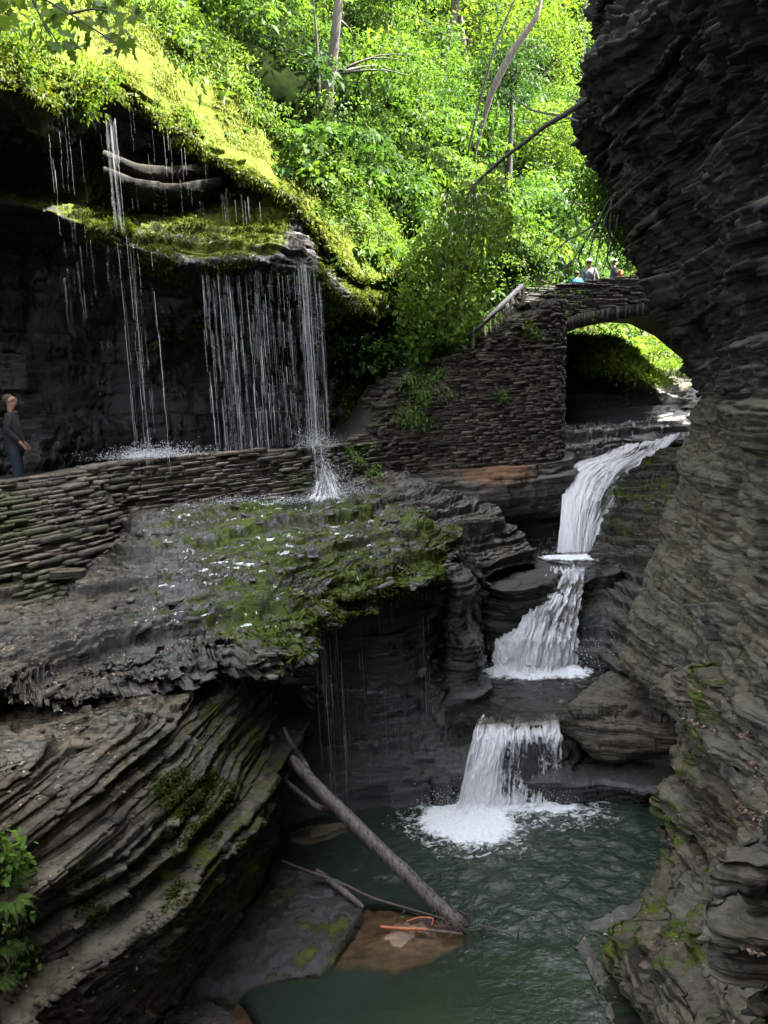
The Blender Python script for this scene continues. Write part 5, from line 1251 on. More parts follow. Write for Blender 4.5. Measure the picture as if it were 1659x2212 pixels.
# moss hanging from the shelf lip, the ledge, the corner
L = Leaves()
lipm = np.broadcast_to(((LU > 4.7) & (LU < 6.9))[:, None], LCG.shape[:2])*(px > 180)*(px < 900)*sst(.4, .58, fbm(LCG*1.6, 4, 9))
tufts(L, LCG, LCN, 22000, lipm, .06, .42, .03, .8, .42, .45)
lip2 = np.broadcast_to(((LU > 9.2) & (LU < 10.1))[:, None], LCG.shape[:2])*inview*sst(.3, .5, fbm(LCG*1.6, 4, 19))
tufts(L, LCG, LCN, 11000, lip2, .09, .35, .04, .75, .55, .5)
side = np.broadcast_to(((LU > 1.5) & (LU < 5))[:, None], LCG.shape[:2])*(px > 690)*(px < 860)*(py > 560)*sst(.5, .6, fbm(LCG*1.4, 4, 29))
tufts(L, LCG, LCN, 9000, side, .1, .4, .05, .7, .35, .5)
lf = np.broadcast_to(((LU > 4.7) & (LU < 10))[:, None], LCG.shape[:2])*inpoly(px, py, [(195, 300), (235, 330), (250, 440), (285, 470), (280, 520), (235, 480), (200, 430)])
tufts(L, LCG, LCN, 5000, lf, .1, .42, .06, .6, .6, .5)
o = L.build('hanging_moss', MOSST); tag(o, kind='stuff')
L = Leaves()
pxl, pyl, dl = proj(LDG)
lm_ = sst(180, 480, pxl)*sst(1440, 1300, pyl)*sst(.48, .58, fbm(LDG*1.3, 5, 41))*(LDG[..., 2] > -3.15)*(pxl < 990)
tufts(L, LDG, LDN, 30000, lm_, .026, .45, .008, .7, .3, .5)
lm2 = (np.abs(LDG[..., 2]+3.0) < .22)*(pxl > 560)*(pxl < 960)*(pyl > 1170)
tufts(L, LDG, LDN, 7000, lm2*sst(.4, .55, fbm(LDG*2, 4, 45)), .07, .4, .02, .9, .4, .35)
pxb, pyb, db_ = proj(BKG)
bm = inpoly(pxb, pyb, [(180, 1740), (420, 1640), (560, 1690), (560, 1830), (470, 1900), (300, 2010), (150, 2000)])*sst(.5, .6, fbm(BKG*1.5, 5, 46))
tufts(L, BKG, BKN, 14000, bm, .03, .45, .01, .75, .22, .5)
o = L.build('rock_moss', MOSST); tag(o, kind='stuff')

# ---- grass on the lit bank under the bridge and beyond
L = Leaves()
for ob in [q for q in COL.objects if q.name in ('gorge_bed', 'far_bank')]:
    G, N = SURF[ob.name]; x, y, dd = proj(G)
    m_ = (N[..., 2] > .12)*(y > 735)*(x > 1215)*(G[..., 2] > (-.05 if ob.name == 'gorge_bed' else .3))
    tufts(L, G, N, 9000, m_, .2 if ob.name == 'gorge_bed' else .26, .26, .12, .45, .7, .6)
    C, Nn = gridpick(G, N, 160, m_)
    for c, n in zip(C, Nn): L.spray(c+np.array([0, 0, .15]), .4, 30, .14, .3, .6, .75, None, 'd', .3)
o = L.build('bank_grass', LEAFY); tag(o, kind='stuff')

# ---- trees
def tree(name, label, trunk, radii, sprays, mat, bark, size, nleaf=55, group='trees on the hillside behind', flat=.2, tone=.5, wl=.5, twigs=True, cat='tree'):
    t0 = np.array(trunk[0]); e = empty(name, t0, label, cat, group)
    m = MB(); m.tube(trunk, radii, 9, .12, 4, 6)
    tr = np.array(trunk)
    if twigs:
        for c, r in sprays[::2]:
            k = np.argmin(np.linalg.norm(tr-(np.array(c)-np.array([0, 0, .4])), axis=1)); a = tr[k]
            if np.linalg.norm(a-np.array(c)) < 6: m.tube([a, a*.45+np.array(c)*.55+np.array([0, 0, .2]), np.array(c)], [radii[min(k, len(radii)-1)]*.35+.01, .02, .008], 5, 0, 0, 3)
    m.build('trunk', bark, e, True)
    L = Leaves()
    for c, r in sprays: L.spray(c, r, int(nleaf*rng.uniform(.7, 1.3)), size, flat, .3, np.clip(tone+rng.normal()*.16, 0, 1), unit(np.array([0, 0, 1])+rng.normal(size=3)*.2), 'd', wl)
    L.build('crown', mat, e); return e
def crown(c, rx, rz, n, r0, r1):
    out = []
    for _ in range(n):
        v = unit(rng.normal(size=3))*rng.random()**.45; out.append((np.array(c)+v*np.array([rx, rx, rz]), rng.uniform(r0, r1)))
    return out
def rough_trunk(b, H, lean, n=5):
    return [np.array(b)+np.array([lean[0]*H*f+rng.normal()*.06*H*.1, lean[1]*H*f, H*f]) for f in np.linspace(0, 1, n)]
b_ = A(702, 306, 23.6); tr = [b_-np.array([0, 0, .6]), A(706, 270, 23.5), A(716, 160, 23.5), A(728, 40, 23.5), A(740, -90, 23.6), A(752, -260, 23.8)]
tree('slender_tree', 'tall slender grey trunk standing alone on the green slope above the shaded ferns', tr, [.17, .15, .135, .12, .1, .05],
     [(A(600+rng.uniform(-40, 60), 140+rng.normal()*22, 24), .8) for _ in range(7)]+[(A(rng.uniform(660, 960), rng.uniform(60, 175), rng.uniform(23.8, 25.5)), .8) for _ in range(12)]+crown(tr[-1], 3, 2, 60, .6, 1.), LEAF, BARK, .13, 60, tone=.55)
tr = [A(692, 300, 23.7), A(690, 200, 23.7), A(684, 80, 23.7), A(672, -40, 23.7)]
tree('sapling', 'thin bare sapling stem just left of the tall slender trunk', tr, [.05, .045, .035, .02], [(A(680, 30+20*k, 25.2), .5) for k in range(3)]+[(A(670, -50, 25.3), .8)], LEAF, BARK, .12, 40, tone=.6)
tr = [A(940, 240, 36), A(950, 180, 36), A(966, 90, 36), A(985, 0, 36), A(1002, -120, 36)]
tree('dark_trunk_tree', 'dark trunk half hidden in bright leaves, upper middle of the hillside', tr, [.26, .24, .2, .17, .1], crown(tr[3], 3.4, 2.6, 46, .8, 1.4)+crown(A(900, 60, 37), 2, 1.2, 14, .7, 1.2), LEAFY, BARKD, .2, 50, tone=.5)
tr = [A(1024, 345, 29.0), A(1042, 270, 28.8), A(1064, 195, 28.6), A(1108, 110, 28.4), A(1158, 38, 28.2), A(1170, -10, 28.2)]
tree('leaning_tree', 'pale leaning dead trunk curving up to the right among bright leaves', tr, [.035, .07, .11, .115, .085, .04], [(A(1165, 10, 28.2), .6), (A(1120, -30, 28.2), .8), (A(1180, -40, 28.2), .9)], LEAFY, BARKP, .15, 40, tone=.6, twigs=False)
tr = [A(1010, 335, 28.2), A(1030, 245, 28.1), A(1058, 140, 28), A(1085, 60, 28), A(1120, -20, 28)]
tree('leaning_tree', 'thin dark leaning stem crossing behind the pale leaning trunk', tr, [.03, .035, .035, .03, .025], [(A(1115, -20, 28), .7)], LEAFY, BARKD, .14, 40, tone=.6, twigs=False)
BG = [(540, 70, 27, 5, 1.8, LEAF, 'light green leafy tree at the top edge of the slope, left of the grey trunk'),
      (610, -30, 33, 6, 2.2, LEAF, 'layered maple crown above and left of the tall grey trunk'),
      (830, 200, 32, 5, 2.0, LEAF, 'spreading young maple with layered sprays right of the grey trunk'),
      (900, 330, 33, 4, 1.9, LEAF, 'low bushy tree on the shaded slope left of the leaning trunk'),
      (1010, 150, 47, 7, 2.6, LEAFY, 'bright yellow green tree behind the leaning trunk'),
      (1105, 250, 52, 7, 3.0, LEAFY, 'sunlit yellow green crown just right of the leaning trunk'),
      (1190, 290, 56, 8, 3.2, LEAFY, 'broad sunlit crown against the upper right rock edge'),
      (1240, 430, 50, 6, 2.4, LEAF, 'rounded green tree in the gap above the bridge'),
      (1180, 470, 42, 5, 2.0, LEAFY, 'bright bushy tree beyond the dark outcrop left of the bridge'),
      (1320, 590, 50, 5, 2.4, LEAFY, 'pale sunlit bush tree directly behind the people on the bridge'),
      (1100, 350, 38, 5, 1.8, LEAFD, 'dark feathery hemlock in the middle of the bright hillside'),
      (420, -10, 26, 4, 1.6, LEAF, 'small leafy tree at the top left edge of the mossy slope'),
      (1260, 120, 62, 9, 3.4, LEAFY, 'pale hazy crown beside the top of the right cliff'),
      (760, 60, 40, 7, 2.6, LEAF, 'tall broad green crown at the top centre of the hillside')]
for (x, y, Y, H, r, mt, lab) in BG:
    b_ = A(x, y, Y); tr = rough_trunk(b_-np.array([0, 0, .8]), H, (rng.normal()*.08, 0))
    tree('hillside_tree', lab, tr, np.array([.16, .13, .1, .07, .03])*H/6, crown(b_+np.array([0, -.4, H*.72]), r, r*.8, int(30+8*r), r*.26, r*.46), mt, BARK if mt is not LEAFD else BARKD, .10+.002*Y, 60, tone=.5)
# unseen trees added on the right rim to keep the sun off the shelf
for (x, y, z, lab) in ((4.3, 15.6, 14.9, 'added shade tree above the right cliff, nearest the falls'), (4.9, 17.2, 14.0, 'added shade tree above the right cliff, farthest along'), (4.9, 12.6, 14.6, 'added shade tree above the right cliff, over the pool')):
    tr = [np.array([x+2.2, y, 12.5]), np.array([x+1.6, y, 14]), np.array([x+.6, y, z+.3]), np.array([x-.6, y, z+1.])]
    tree('added_shade_tree', lab, tr, [.2, .16, .1, .03], crown((x, y, z), 1.9, 1.6, 95, .6, .9), LEAF, BARK, .15, 60, 'shade trees added on the rim of the right cliff')
# hanging leafy shrub in the middle
poly = [(960, 385), (1085, 378), (1105, 470), (1075, 560), (1066, 640), (1022, 700), (985, 735), (945, 735), (905, 805), (872, 775), (852, 705), (862, 620), (880, 540), (922, 465)]
e = empty('hanging_shrub', A(985, 430, 22.5), 'dense shrub of glossy oval leaves hanging down beside the wooden railing', 'shrub')
m = MB()
for k in range(16):
    x0 = rng.uniform(950, 1060); x1 = x0+rng.uniform(-110, 30); y1 = rng.uniform(560, 760)
    if not inpoly(np.array(x1), np.array(y1), poly): continue
    m.tube([A(x0, 420, 22.6), A((x0+x1)/2+10, (420+y1)/2-30, 21.6), A(x1, y1, 21.2)], [.03, .018, .006], 5, 0, 0, 5)
m.build('branches', BARKD, e)
P = sample_poly(poly, 5200, 20.6, 23.0); cl = fbm(P*1.5, 3, 7); P = P[cl > .40]; k = len(P); px_, py_, _ = proj(P)
L = Leaves(); s_ = rng.uniform(.10, .18, k)
L.add(P, np.stack([rng.normal(size=k)*.5, rng.normal(size=k)*.5-.2, -rng.uniform(.1, 1, k)], -1), np.stack([rng.normal(size=k)*.5, -.5+rng.normal(size=k)*.4, .6+rng.normal(size=k)*.4], -1), s_, s_*.72, 'o', np.clip(.62+.6*(fbm(P*.9, 3, 17)-.5)*2+.15*rng.normal(size=k), 0, 1))
L.build('leaves', LEAFY, e)
# dark branch from the right cliff
e = empty('overhanging_branch', A(1268, 214, 12.6), 'dark mossy branch reaching down left from the right cliff edge, with thin twigs', 'branch')
bpts = [A(1285, 205, 12.7), A(1258, 222, 12.6), A(1215, 250, 12.7), A(1178, 272, 12.8), A(1140, 302, 13), A(1090, 340, 13.2), A(1050, 375, 13.4), A(1022, 402, 13.5), A(1005, 432, 13.6), A(994, 452, 13.7)]
m = MB(); m.tube(bpts, [.05, .045, .035, .032, .03, .026, .022, .018, .01, .004], 9, .35, 9, 8); m.build('limb', BARKD, e, True)
m = MB()
for x0, y0, x1, y1 in ((1022, 402, 1008, 560), (1050, 375, 1040, 520), (1090, 340, 1078, 470), (1022, 402, 1030, 540), (1010, 420, 1000, 600), (1140, 302, 1120, 330), (1178, 272, 1255, 262), (1040, 390, 985, 440)):
    a, b_ = A(x0, y0, 13.4), A(x1, y1, 13.5); m.tube([a, (a+b_)/2+np.array([.05, 0, .03]), b_], [.01, .007, .003], 5, 0, 0, 4)
for k in range(90):
    f = rng.random()*7.5; i = int(f); c = bpts[i]+(bpts[i+1]-bpts[i])*(f-i); dq = rng.normal(size=3)*.06; m.tube([c, c+dq*.6, c+dq], [.006, .004, .002], 4, 0, 0, 2)
m.build('twigs', BARKD, e)['kind'] = 'stuff'
L = Leaves()
for k in range(34): L.spray(A(rng.uniform(985, 1110), rng.uniform(370, 480), rng.uniform(13, 14)), .14, 8, .07, .5, .4, .45, None, 'o', .7)
L.build('leaves', LEAF, e)
m = MB(); m.tube([A(1250, 262, 12.9), A(1210, 250, 14), A(1150, 238, 15), A(1100, 205, 16), A(1060, 165, 17)], [.012, .02, .018, .014, .006], 7, .2, 3, 6)
o = m.build('dead_branch', BARKD, smooth=True); tag(o, 'thin dark arching dead branch crossing the bright leaves left of the cliff edge', 'branch')
# dead hanging branches by the bridge
e = empty('dead_branch', A(1335, 415, 13), 'fan of bare drooping dead branches hanging from the right cliff over the bridge', 'branch')
m = MB()
for pl in ([(1345, 405), (1318, 430), (1290, 480), (1262, 525), (1236, 565), (1208, 612)], [(1330, 420), (1306, 480), (1292, 540), (1282, 600)], [(1322, 430), (1318, 500), (1312, 560), (1330, 600)], [(1300, 462), (1280, 520), (1268, 572)], [(1375, 540), (1355, 565), (1335, 592)], [(1290, 480), (1262, 500), (1225, 520), (1190, 552)], [(1262, 525), (1250, 556), (1256, 590)], [(1340, 420), (1330, 500), (1302, 585)], [(1236, 565), (1215, 580), (1180, 590)], [(1306, 480), (1325, 530), (1345, 570)]):
    m.tube([A(x, y, 13.3+.1*k) for k, (x, y) in enumerate(pl)], np.linspace(.02, .005, len(pl)), 6, .2, 2, 5)
    for k in range(7):
        i = rng.integers(0, len(pl)-1); c = A(*pl[i], 13.4)*.5+A(*pl[i+1], 13.4)*.5; dq = np.array([rng.normal()*.14-.05, 0, -abs(rng.normal())*.16]); m.tube([c, c+dq*.5, c+dq], [.005, .004, .002], 4, 0, 0, 2)
m.build('limbs', BARKD, e)
# hemlock beside the right cliff
poly = [(1290, 330), (1345, 370), (1380, 500), (1405, 580), (1350, 545), (1300, 470), (1255, 440), (1240, 380)]
P = sample_poly(poly, 130, 15, 17); e = empty('hemlock', A(1420, 470, 17), 'dark green drooping hemlock foliage tucked behind the right cliff edge', 'tree')
m = MB(); m.tube([A(1480, 520, 17), A(1400, 450, 16.5), A(1330, 400, 16), A(1270, 395, 15.8)], [.08, .06, .035, .01], 7, .1, 2, 5); m.build('trunk', BARKD, e)
L = Leaves()
for c in P: L.spray(c, .28, 34, .075, .25, .6, np.clip(.5+rng.normal()*.25, 0, 1), None, 'd', .5)
L.build('crown', LEAF, e)
# maple leaves close to the camera, top left
poly = [(-60, -60), (300, -60), (300, 40), (285, 110), (240, 120), (215, 70), (160, 130), (95, 105), (60, 70), (-60, 50)]
e = empty('maple_branch', A(60, -40, 8.6), 'near maple branch with big lobed leaves hanging in the top left corner', 'tree')
m = MB()
for pl in ([(-60, -60), (60, -20), (150, 30), (230, 80), (285, 110)], [(60, -20), (90, 40), (130, 100)], [(150, 30), (200, 20), (270, 30)], [(-60, -20), (0, 20), (50, 50)]): m.tube([A(x, y, 8.6) for x, y in pl], np.linspace(.014, .004, len(pl)), 5, 0, 0, 5)
m.build('twigs', BARKD, e)['kind'] = 'stuff'
P = sample_poly(poly, 300, 8.2, 9.4); P = P[fbm(P*1.4, 2, 3) > .38]; k = len(P); s_ = rng.uniform(.10, .17, k); L = Leaves()
L.add(P, np.stack([rng.normal(size=k)*.6, rng.normal(size=k)*.4, -rng.uniform(.2, 1, k)], -1), np.stack([rng.normal(size=k)*.5, -.6+rng.normal(size=k)*.4, .5+rng.normal(size=k)*.3], -1), s_, s_*.95, 'm', np.clip(.55+.2*rng.normal(size=k), 0, 1))
L.build('leaves', LEAFY, e)
# plants on the top left rim
def plant(name, label, pts_, mat, r, n, size, cat='plant', group=None, tone=.55, kind='d', wl=.45, droop=.5, mats=None):
    c0 = np.mean(np.array(pts_), 0); e = empty(name, c0-np.array([0, 0, r*.5]), label, cat, group)
    L = Leaves()
    for c in pts_: L.spray(c, r*rng.uniform(.7, 1.3), n, size, .3, droop, np.clip(tone+rng.normal()*.15, 0, 1), None, kind, wl)
    L.build('leaves', mat, e)
    m = MB()
    for c in pts_: m.tube([c0-np.array([0, 0, r*.6])+(np.array(c)-c0)*.5, np.array(c)], [.012, .004], 4, 0, 0, 2)
    m.build('stems', TWIG, e); return e
R2 = lambda x0, x1, y0, y1, Y0, Y1, n: [A(rng.uniform(x0, x1), rng.uniform(y0, y1), rng.uniform(Y0, Y1)) for _ in range(n)]
plant('rim_shrub', 'bright leafy shrub spilling over the mossy corner at upper left', R2(150, 240, 125, 235, 14.2, 15.0, 22), LEAFY, .24, 40, .09, 'shrub')
plant('rim_shrub', 'leafy shrub on the rim at the far left edge, under the maple leaves', R2(-40, 120, 30, 150, 12.8, 13.8, 26), LEAFY, .3, 40, .09, 'shrub')
plant('pier_plant', 'drooping ferny plant growing on the left side of the stone pier', R2(872, 965, 795, 850, 20.5, 21.0, 14)+R2(860, 920, 850, 905, 20.2, 20.6, 10), FERN, .22, 34, .11, tone=.5, wl=.3, droop=.9)
plant('pier_plant', 'small tuft of leaves on the pier face below the railing', R2(1062, 1100, 828, 872, 21.6, 21.9, 4), LEAF, .13, 16, .1, tone=.6, wl=.4, droop=.9)
plant('pier_plant', 'leafy sprig growing under the upper end of the wooden railing', R2(1120, 1175, 690, 725, 22.8, 23.2, 6), LEAF, .16, 18, .12, tone=.65, wl=.4, droop=.9)
plant('wall_plant', 'mossy weeds covering the sunlit end of the low wall by the stair', R2(742, 790, 962, 1000, 18.6, 18.9, 10)+R2(775, 825, 1000, 1075, 18.4, 18.7, 10), FERN, .13, 30, .06, tone=.6, droop=.7)
plant('bridge_vine', 'sparse creeping vine over the left half of the bridge parapet', R2(1140, 1290, 615, 690, 25.8, 26.2, 18), LEAF, .2, 9, .09, 'vine', tone=.6, kind='o', wl=.7)
plant('cliff_plant', 'small ferny plant on the dark ledge at the top of the right cliff', R2(1310, 1360, 85, 120, 12.6, 13.2, 6), LEAFY, .14, 22, .08, tone=.5, wl=.3)
plant('cliff_plant', 'green tuft with trailing roots at the top edge of the right cliff', R2(1400, 1450, -10, 25, 11, 11.6, 6), LEAFY, .14, 22, .07, tone=.6, wl=.35)
plant('outcrop_bush', 'leafy bush on the dark outcrop left of the people on the bridge', R2(1110, 1200, 520, 620, 26.8, 28, 20), LEAF, .3, 36, .1, 'bush', tone=.55)
# lower left ferns and herbs
def fern(label, px, py, Y, n, ln):
    c = hit(px, py, BKG)+np.array([.06, -.1, .03]); e = empty('fern', c, label, 'fern', 'ferns on the near left bank'); 
    for k in range(n):
        L = Leaves(); m = MB()
        az = -.5+rng.normal()*.9; d0 = np.array([math.cos(az), math.sin(az)*.9, 0]); l = ln*rng.uniform(.7, 1.15)
        tt = np.linspace(0, 1, 26); P = c+d0*(tt*l*.85)[:, None]+np.array([0, 0, 1])*(l*(.75*tt-1.05*tt**2))[:, None]
        m.tube([P[0], P[8], P[16], P[25]], [.004, .003, .002, .001], 4, 0, 0, 3)
        T = unit(np.gradient(P, axis=0)); sd = unit(np.cross(T, [0, 0, 1.])); N = np.cross(sd, T)
        pl_ = l*.26*np.clip(np.minimum((tt-.08)*5, (1.02-tt)*1.25), .02, 1)
        for s_ in (-1, 1):
            i = tt > .1; L.add(P[i], sd[i]*s_+T[i]*.45-N[i]*.15, N[i]+rng.normal(size=N[i].shape)*.12, pl_[i], pl_[i]*.3, 'o', np.clip(.5+rng.normal(size=i.sum())*.15, 0, 1), .05)
        f = L.build('frond', FERN, e); 
        st_ = m.build('stalk', TWIG); st_.parent = f; st_.location = (0, 0, 0)
fern('fern with arching fronds in the middle of the bank at lower left', 22, 1930, 5.6, 9, .25)
fern('bright fern drooping low at the left edge of the picture', 18, 2030, 5.5, 9, .24)
fern('small fern at the bottom of the left bank plants', 5, 2095, 5.4, 7, .2)
fern('fern close under the leafy herb at left', 45, 1900, 5.7, 6, .2)
plant('leafy_herb', 'bright herb with broad toothed leaves above the ferns at left', [hit(rng.uniform(5, 65), rng.uniform(1800, 1890), BKG)+np.array([.06, -.12, .06]) for _ in range(14)], FERN, .09, 20, .055, 'plant', tone=.6, kind='o', wl=.7)
plant('leafy_herb', 'low dark weeds between the ferns at the left edge', [hit(rng.uniform(5, 60), rng.uniform(1900, 2080), BKG)+np.array([.04, -.08, .0]) for _ in range(14)], FERN, .09, 18, .04, 'plant', tone=.25, kind='o', wl=.7)

# ---- dead leaves on the treads
L = Leaves()
for G, N, n, msk in ((BKG, BKN, 7000, (pxb < 380)*(pyb > 1480)), (NRG, NRN, 22000, NRVIS), (LDG, LDN, 3500, (pxl < 420)*(pyl > 1250)), (LDG, LDN, 500, 1), (BKG, BKN, 500, 1)):
    C, Nn = gridpick(G, N, n, (N[..., 2] > .55)*msk*sst(.44, .56, fbm(G*1.2, 4, 61))+1e-9)
    s_ = rng.uniform(.018, .05, len(C))
    L.add(C+Nn*.006, rng.normal(size=C.shape)*np.array([1, 1, .15]), Nn+rng.normal(size=C.shape)*.3, s_, s_*.5, 'd', np.clip(rng.random(len(C))**1.6, 0, 1), .12)
o = L.build('leaf_litter', LITTER); tag(o, kind='stuff')
# ================================================================== PEOPLE
SKIN = plain_mat('skin', (.18, .10, .065), (.24, .135, .095), 30, .55, (1, 1, 1), .05)
def cloth(name, c, v=.25): return plain_mat(name, tuple(x*(1-v) for x in c), tuple(x*(1+v) for x in c), 25, .85, (1, 1, 1), .4)
def skin_obj(name, pts_, edges, radii, mat, par, xf, sub=1):
    me = bpy.data.meshes.new('tmp'); me.from_pydata([tuple(p) for p in pts_], edges, []); ob = bpy.data.objects.new('tmp', me); COL.objects.link(ob)
    ob.modifiers.new('s', 'SKIN'); ss = ob.modifiers.new('d', 'SUBSURF'); ss.levels = sub; ss.render_levels = sub
    for v, r in zip(me.skin_vertices[0].data, radii): v.radius = (r, r) if not isinstance(r, tuple) else r; v.use_root = False
    me.skin_vertices[0].data[0].use_root = True
    dg = bpy.context.evaluated_depsgraph_get(); ev = ob.evaluated_get(dg); m2 = bpy.data.meshes.new_from_object(ev)
    V = np.empty(len(m2.vertices)*3, np.float32); m2.vertices.foreach_get('co', V); V = V.reshape(-1, 3)
    q = [list(p.vertices) for p in m2.polygons]
    bpy.data.objects.remove(ob); bpy.data.meshes.remove(m2)
    V = xf(V.astype(float)); f4 = np.array([f for f in q if len(f) == 4]); f3 = [f for f in q if len(f) == 3]
    o = mk(name, V, [f4]+([np.array(f3)] if f3 else []), mat, smooth=True); child(o, par); return o
def dome(name, c, r, mat, par, xf, z0=-.2, nz=8, sq=(1, 1, 1), back=0.):
    V = []; k = 16
    for i in range(nz+1):
        t = z0+(1-z0)*i/nz; rr = math.sqrt(max(1-t*t, 0.0004))
        for j in range(k): a = j*2*math.pi/k; V.append((c[0]+r*sq[0]*rr*math.cos(a)-back*max(0, math.cos(a))*max(0, .6-t), c[1]+r*sq[1]*rr*math.sin(a), c[2]+r*sq[2]*t))
    i = np.arange((nz+1)*k).reshape(nz+1, k); j = np.roll(i, -1, 1)
    F = np.stack([i[:-1], j[:-1], j[1:], i[1:]], -1).reshape(-1, 4)
    o = mk(name, xf(np.array(V)), [F, i[-1][None], i[0][None, ::-1]], mat, smooth=True); child(o, par); return o
def person(label, foot, heading, H, top, legs, hairm, group=None, arms='front', cap=None, pack=None, lean=0.):
    e = empty('person', foot, label, 'person', group); k = H/1.8; ch, sh = math.cos(heading), math.sin(heading)
    def xf(V):
        V = V*k; x = V[:, 0]+lean*V[:, 2]; return np.stack([foot[0]+ch*x-sh*V[:, 1], foot[1]+sh*x+ch*V[:, 1], foot[2]+V[:, 2]], -1)
    P = [(0, 0, .95), (0, 0, 1.15), (.01, 0, 1.34), (0, 0, 1.49), (.015, 0, 1.56), (.03, 0, 1.64), (.02, 0, 1.705), (.005, 0, 1.755), (.125, 0, 1.665), (.095, 0, 1.6)]
    Rr = [.11, .11, .14, .075, .058, .078, .092, .06, .016, .032]; E = [(0, 1), (1, 2), (2, 3), (3, 4), (4, 5), (5, 6), (6, 7), (6, 8), (5, 9)]
    arm = {}
    for s in (-1, 1):
        if arms == 'front': el, wr = (-.07, .25*s, 1.19), (.12, .2*s, .97)
        elif arms == 'rest': el, wr = (.06, .3*s, 1.22), (.26, .2*s, 1.12)
        else: el, wr = (-.02, .25*s, 1.18), (.04, .25*s, .93)
        arm[s] = (el, wr); n = len(P); w = np.array(wr); d = unit(w-np.array(el)); sd = np.array([0, -s, 0.])
        P += [(0, .17*s, 1.44), el, wr, tuple(w+d*.06)]; Rr += [.065, .045, .03, (.038, .024)]; E += [(2, n), (n, n+1), (n+1, n+2), (n+2, n+3)]
        palm = w+d*.06
        for q, (off, ln) in enumerate(((-.03, .06), (-.01, .075), (.01, .08), (.03, .065))):
            m = len(P); b0 = palm+np.array([0, 0, -1.])*off*.9+d*.035; cur = d*.7+sd*.6
            P += [tuple(b0), tuple(b0+d*ln*.55), tuple(b0+d*ln*.55+cur*ln*.5)]; Rr += [.010, .009, .008]; E += [(n+3, m), (m, m+1), (m+1, m+2)]
        m = len(P); t0 = w+d*.03+np.array([0, 0, .03]); P += [tuple(t0), tuple(t0+d*.045+sd*.02)]; Rr += [.012, .009]; E += [(n+2, m), (m, m+1)]
    for s in (-1, 1):
        n = len(P); P += [(0, .1*s, .88), (.02, .105*s, .5), (-.02, .11*s, .09), (.14, .12*s, .045)]; Rr += [.095, .06, .042, .035]; E += [(0, n), (n, n+1), (n+1, n+2), (n+2, n+3)]
    for s in (-1, 1):
        n = len(P); P += [(.0, .092*s, 1.675)]; Rr += [.018]; E += [(6, n)]
    skin_obj('body', P, E, Rr, SKIN, e, xf)
    J = [(0, 0, .66), (0, 0, 1.04), (.01, 0, 1.32), (0, 0, 1.47)]; JR = [.22, .185, .19, .1]; JE = [(0, 1), (1, 2), (2, 3)]
    for s in (-1, 1):
        el, wr = arm[s]; n = len(J); J += [(0, .18*s, 1.43), el, wr]; JR += [.09, .066, .045]; JE += [(2, n), (n, n+1), (n+1, n+2)]
    skin_obj('jacket', J, JE, JR, top, e, xf)
    T = [(0, 0, 1.12)]; TR = [.16]; TE = []
    for s in (-1, 1):
        n = len(T); T += [(0, .095*s, .84), (.02, .105*s, .5), (-.02, .11*s, .1)]; TR += [.112, .08, .062]; TE += [(0, n), (n, n+1), (n+1, n+2)]
    skin_obj('trousers', T, TE, TR, legs, e, xf)
    dome('hair', (-.022, 0, 1.705), .1, hairm, e, xf, -.35, 9, (.98, .95, .95), .1)
    if cap is not None:
        dome('cap', (-.0, 0, 1.725), .112, cap, e, xf, -.1, 7, (1.05, 1, .9))
    if pack is not None:
        skin_obj('backpack', [(-.2, 0, 1.0), (-.24, 0, 1.2), (-.2, 0, 1.42)], [(0, 1), (1, 2)], [(.14, .1), (.16, .11), (.12, .08)], pack, e, xf)
    return e
HAIRB = cloth('brown_hair', (.05, .03, .018)); BLACK = cloth('black_cloth', (.006, .006, .007)); JEANS = cloth('blue_denim', (.006, .011, .022)); GREY = cloth('grey_cloth', (.16, .15, .18))
BLUE = cloth('bright_blue_cloth', (.02, .32, .55)); WHITE = cloth('white_cloth', (.8, .78, .78), .08); NAVY = cloth('navy_cloth', (.03, .04, .07)); ORANGE = cloth('orange_cloth', (.5, .12, .03)); DARKG = cloth('charcoal_cloth', (.06, .06, .07))
fp = X3(44, 14.75, -1.36)
person('man in black sweater and blue jeans standing on the path, looking right', fp, .25, 1.80, BLACK, JEANS, HAIRB)
def on_bridge(px, d):
    s0, s1 = 0., SM
    for _ in range(40):
        s = (s0+s1)/2; x = proj(bp(s, b_top(s), d))[0]
        if x < px: s0 = s
        else: s1 = s
    return bp(s, b_top(s)-.95, d)
g = 'people on the bridge'
vd = math.pi/2
person('child in a bright blue long sleeved top leaning on the bridge parapet', on_bridge(1246, .75), vd+.2, 1.36, BLUE, NAVY, HAIRB, g, 'rest')
person('adult with a dark cap and grey backpack seen from behind on the bridge', on_bridge(1274, .85), vd-.1, 1.68, GREY, NAVY, HAIRB, g, 'down', WHITE, DARKG)
person('person on the bridge in a white sun hat and dark jacket with orange pack', on_bridge(1327, .8), math.pi-.3, 1.58, NAVY, DARKG, HAIRB, g, 'front', WHITE, ORANGE)
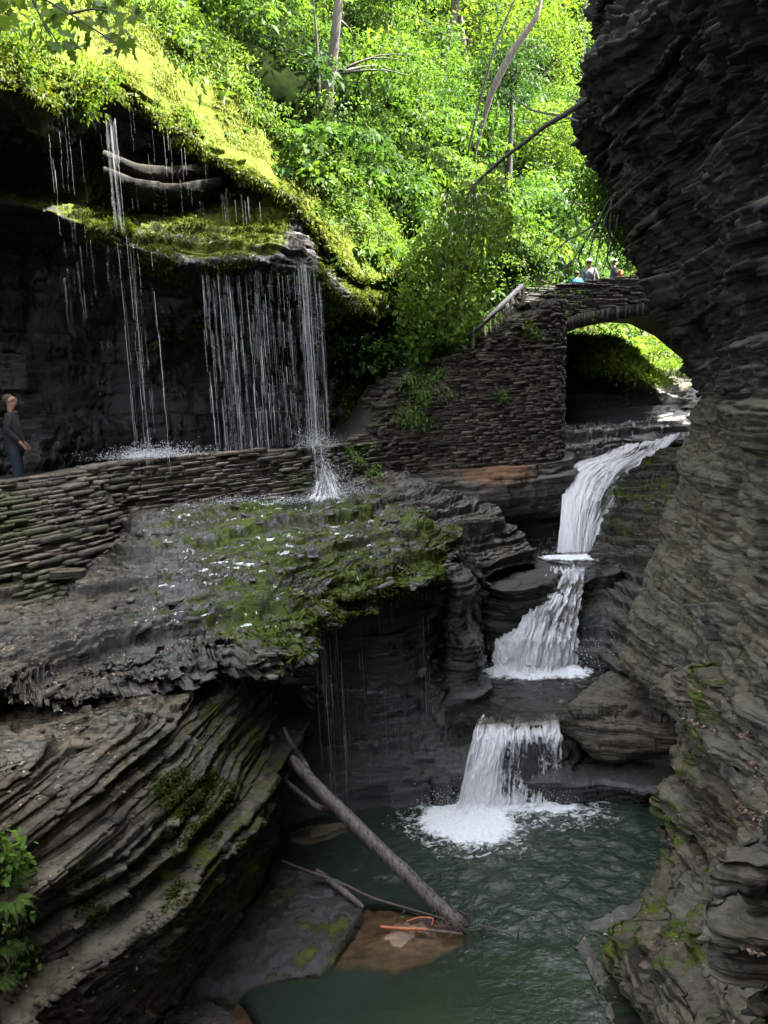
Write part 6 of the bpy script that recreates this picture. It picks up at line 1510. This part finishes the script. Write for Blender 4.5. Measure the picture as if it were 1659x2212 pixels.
# ================================================================== camera, light
cd = bpy.data.cameras.new('camera'); cam = bpy.data.objects.new('camera', cd); COL.objects.link(cam); S.camera = cam
cd.sensor_fit = 'HORIZONTAL'; cd.sensor_width = 36; cd.lens = FPX/1659*36; cd.clip_start = .05; cd.clip_end = 3000
from mathutils import Matrix
cam.matrix_world = Matrix(((RV[0], UV_[0], -fw[0], 0), (RV[1], UV_[1], -fw[1], 0), (RV[2], UV_[2], -fw[2], 0), (0, 0, 0, 1)))
SUND = np.array([.55, .05, .83]); SUND /= np.linalg.norm(SUND)
sl = bpy.data.lights.new('sun', 'SUN'); sl.energy = 3.8; sl.angle = rad(.5); sl.color = (1, .95, .86)
so = bpy.data.objects.new('sun', sl); COL.objects.link(so); so.rotation_euler = Vector(SUND).to_track_quat('Z', 'Y').to_euler(); so.location = (20, 20, 60)
w = bpy.data.worlds.new('World'); S.world = w; w.use_nodes = True; nt = w.node_tree; nt.nodes.clear(); b = NB(nt)
sk = b.n('ShaderNodeTexSky'); sk.sky_type = 'NISHITA'; sk.sun_disc = False
sk.sun_elevation = math.asin(SUND[2]); sk.sun_rotation = math.atan2(SUND[0], SUND[1]); sk.air_density = 1.0; sk.dust_density = 3.0; sk.ozone_density = 1.0
hs = b.n('ShaderNodeHueSaturation'); hs.inputs['Saturation'].default_value = .35; b.l(sk.outputs[0], hs.inputs['Color'])
bg = b.n('ShaderNodeBackground'); bg.inputs['Strength'].default_value = .15; b.l(hs.outputs[0], bg.inputs['Color'])
wo = b.n('ShaderNodeOutputWorld'); b.l(bg.outputs[0], wo.inputs['Surface'])
vs = S.view_settings; vs.view_transform = 'Standard'; vs.look = 'None'; vs.gamma = 1; vs.exposure = EXPO
S.render.engine = 'CYCLES'
cy = S.cycles; cy.max_bounces = 8; cy.diffuse_bounces = 3; cy.glossy_bounces = 3; cy.transmission_bounces = 4; cy.transparent_max_bounces = 24
cy.caustics_reflective = False; cy.caustics_refractive = False; cy.sample_clamp_indirect = 6
try:
    cy.use_denoising = True; cy.denoiser = 'OPENIMAGEDENOISE'
except Exception: pass
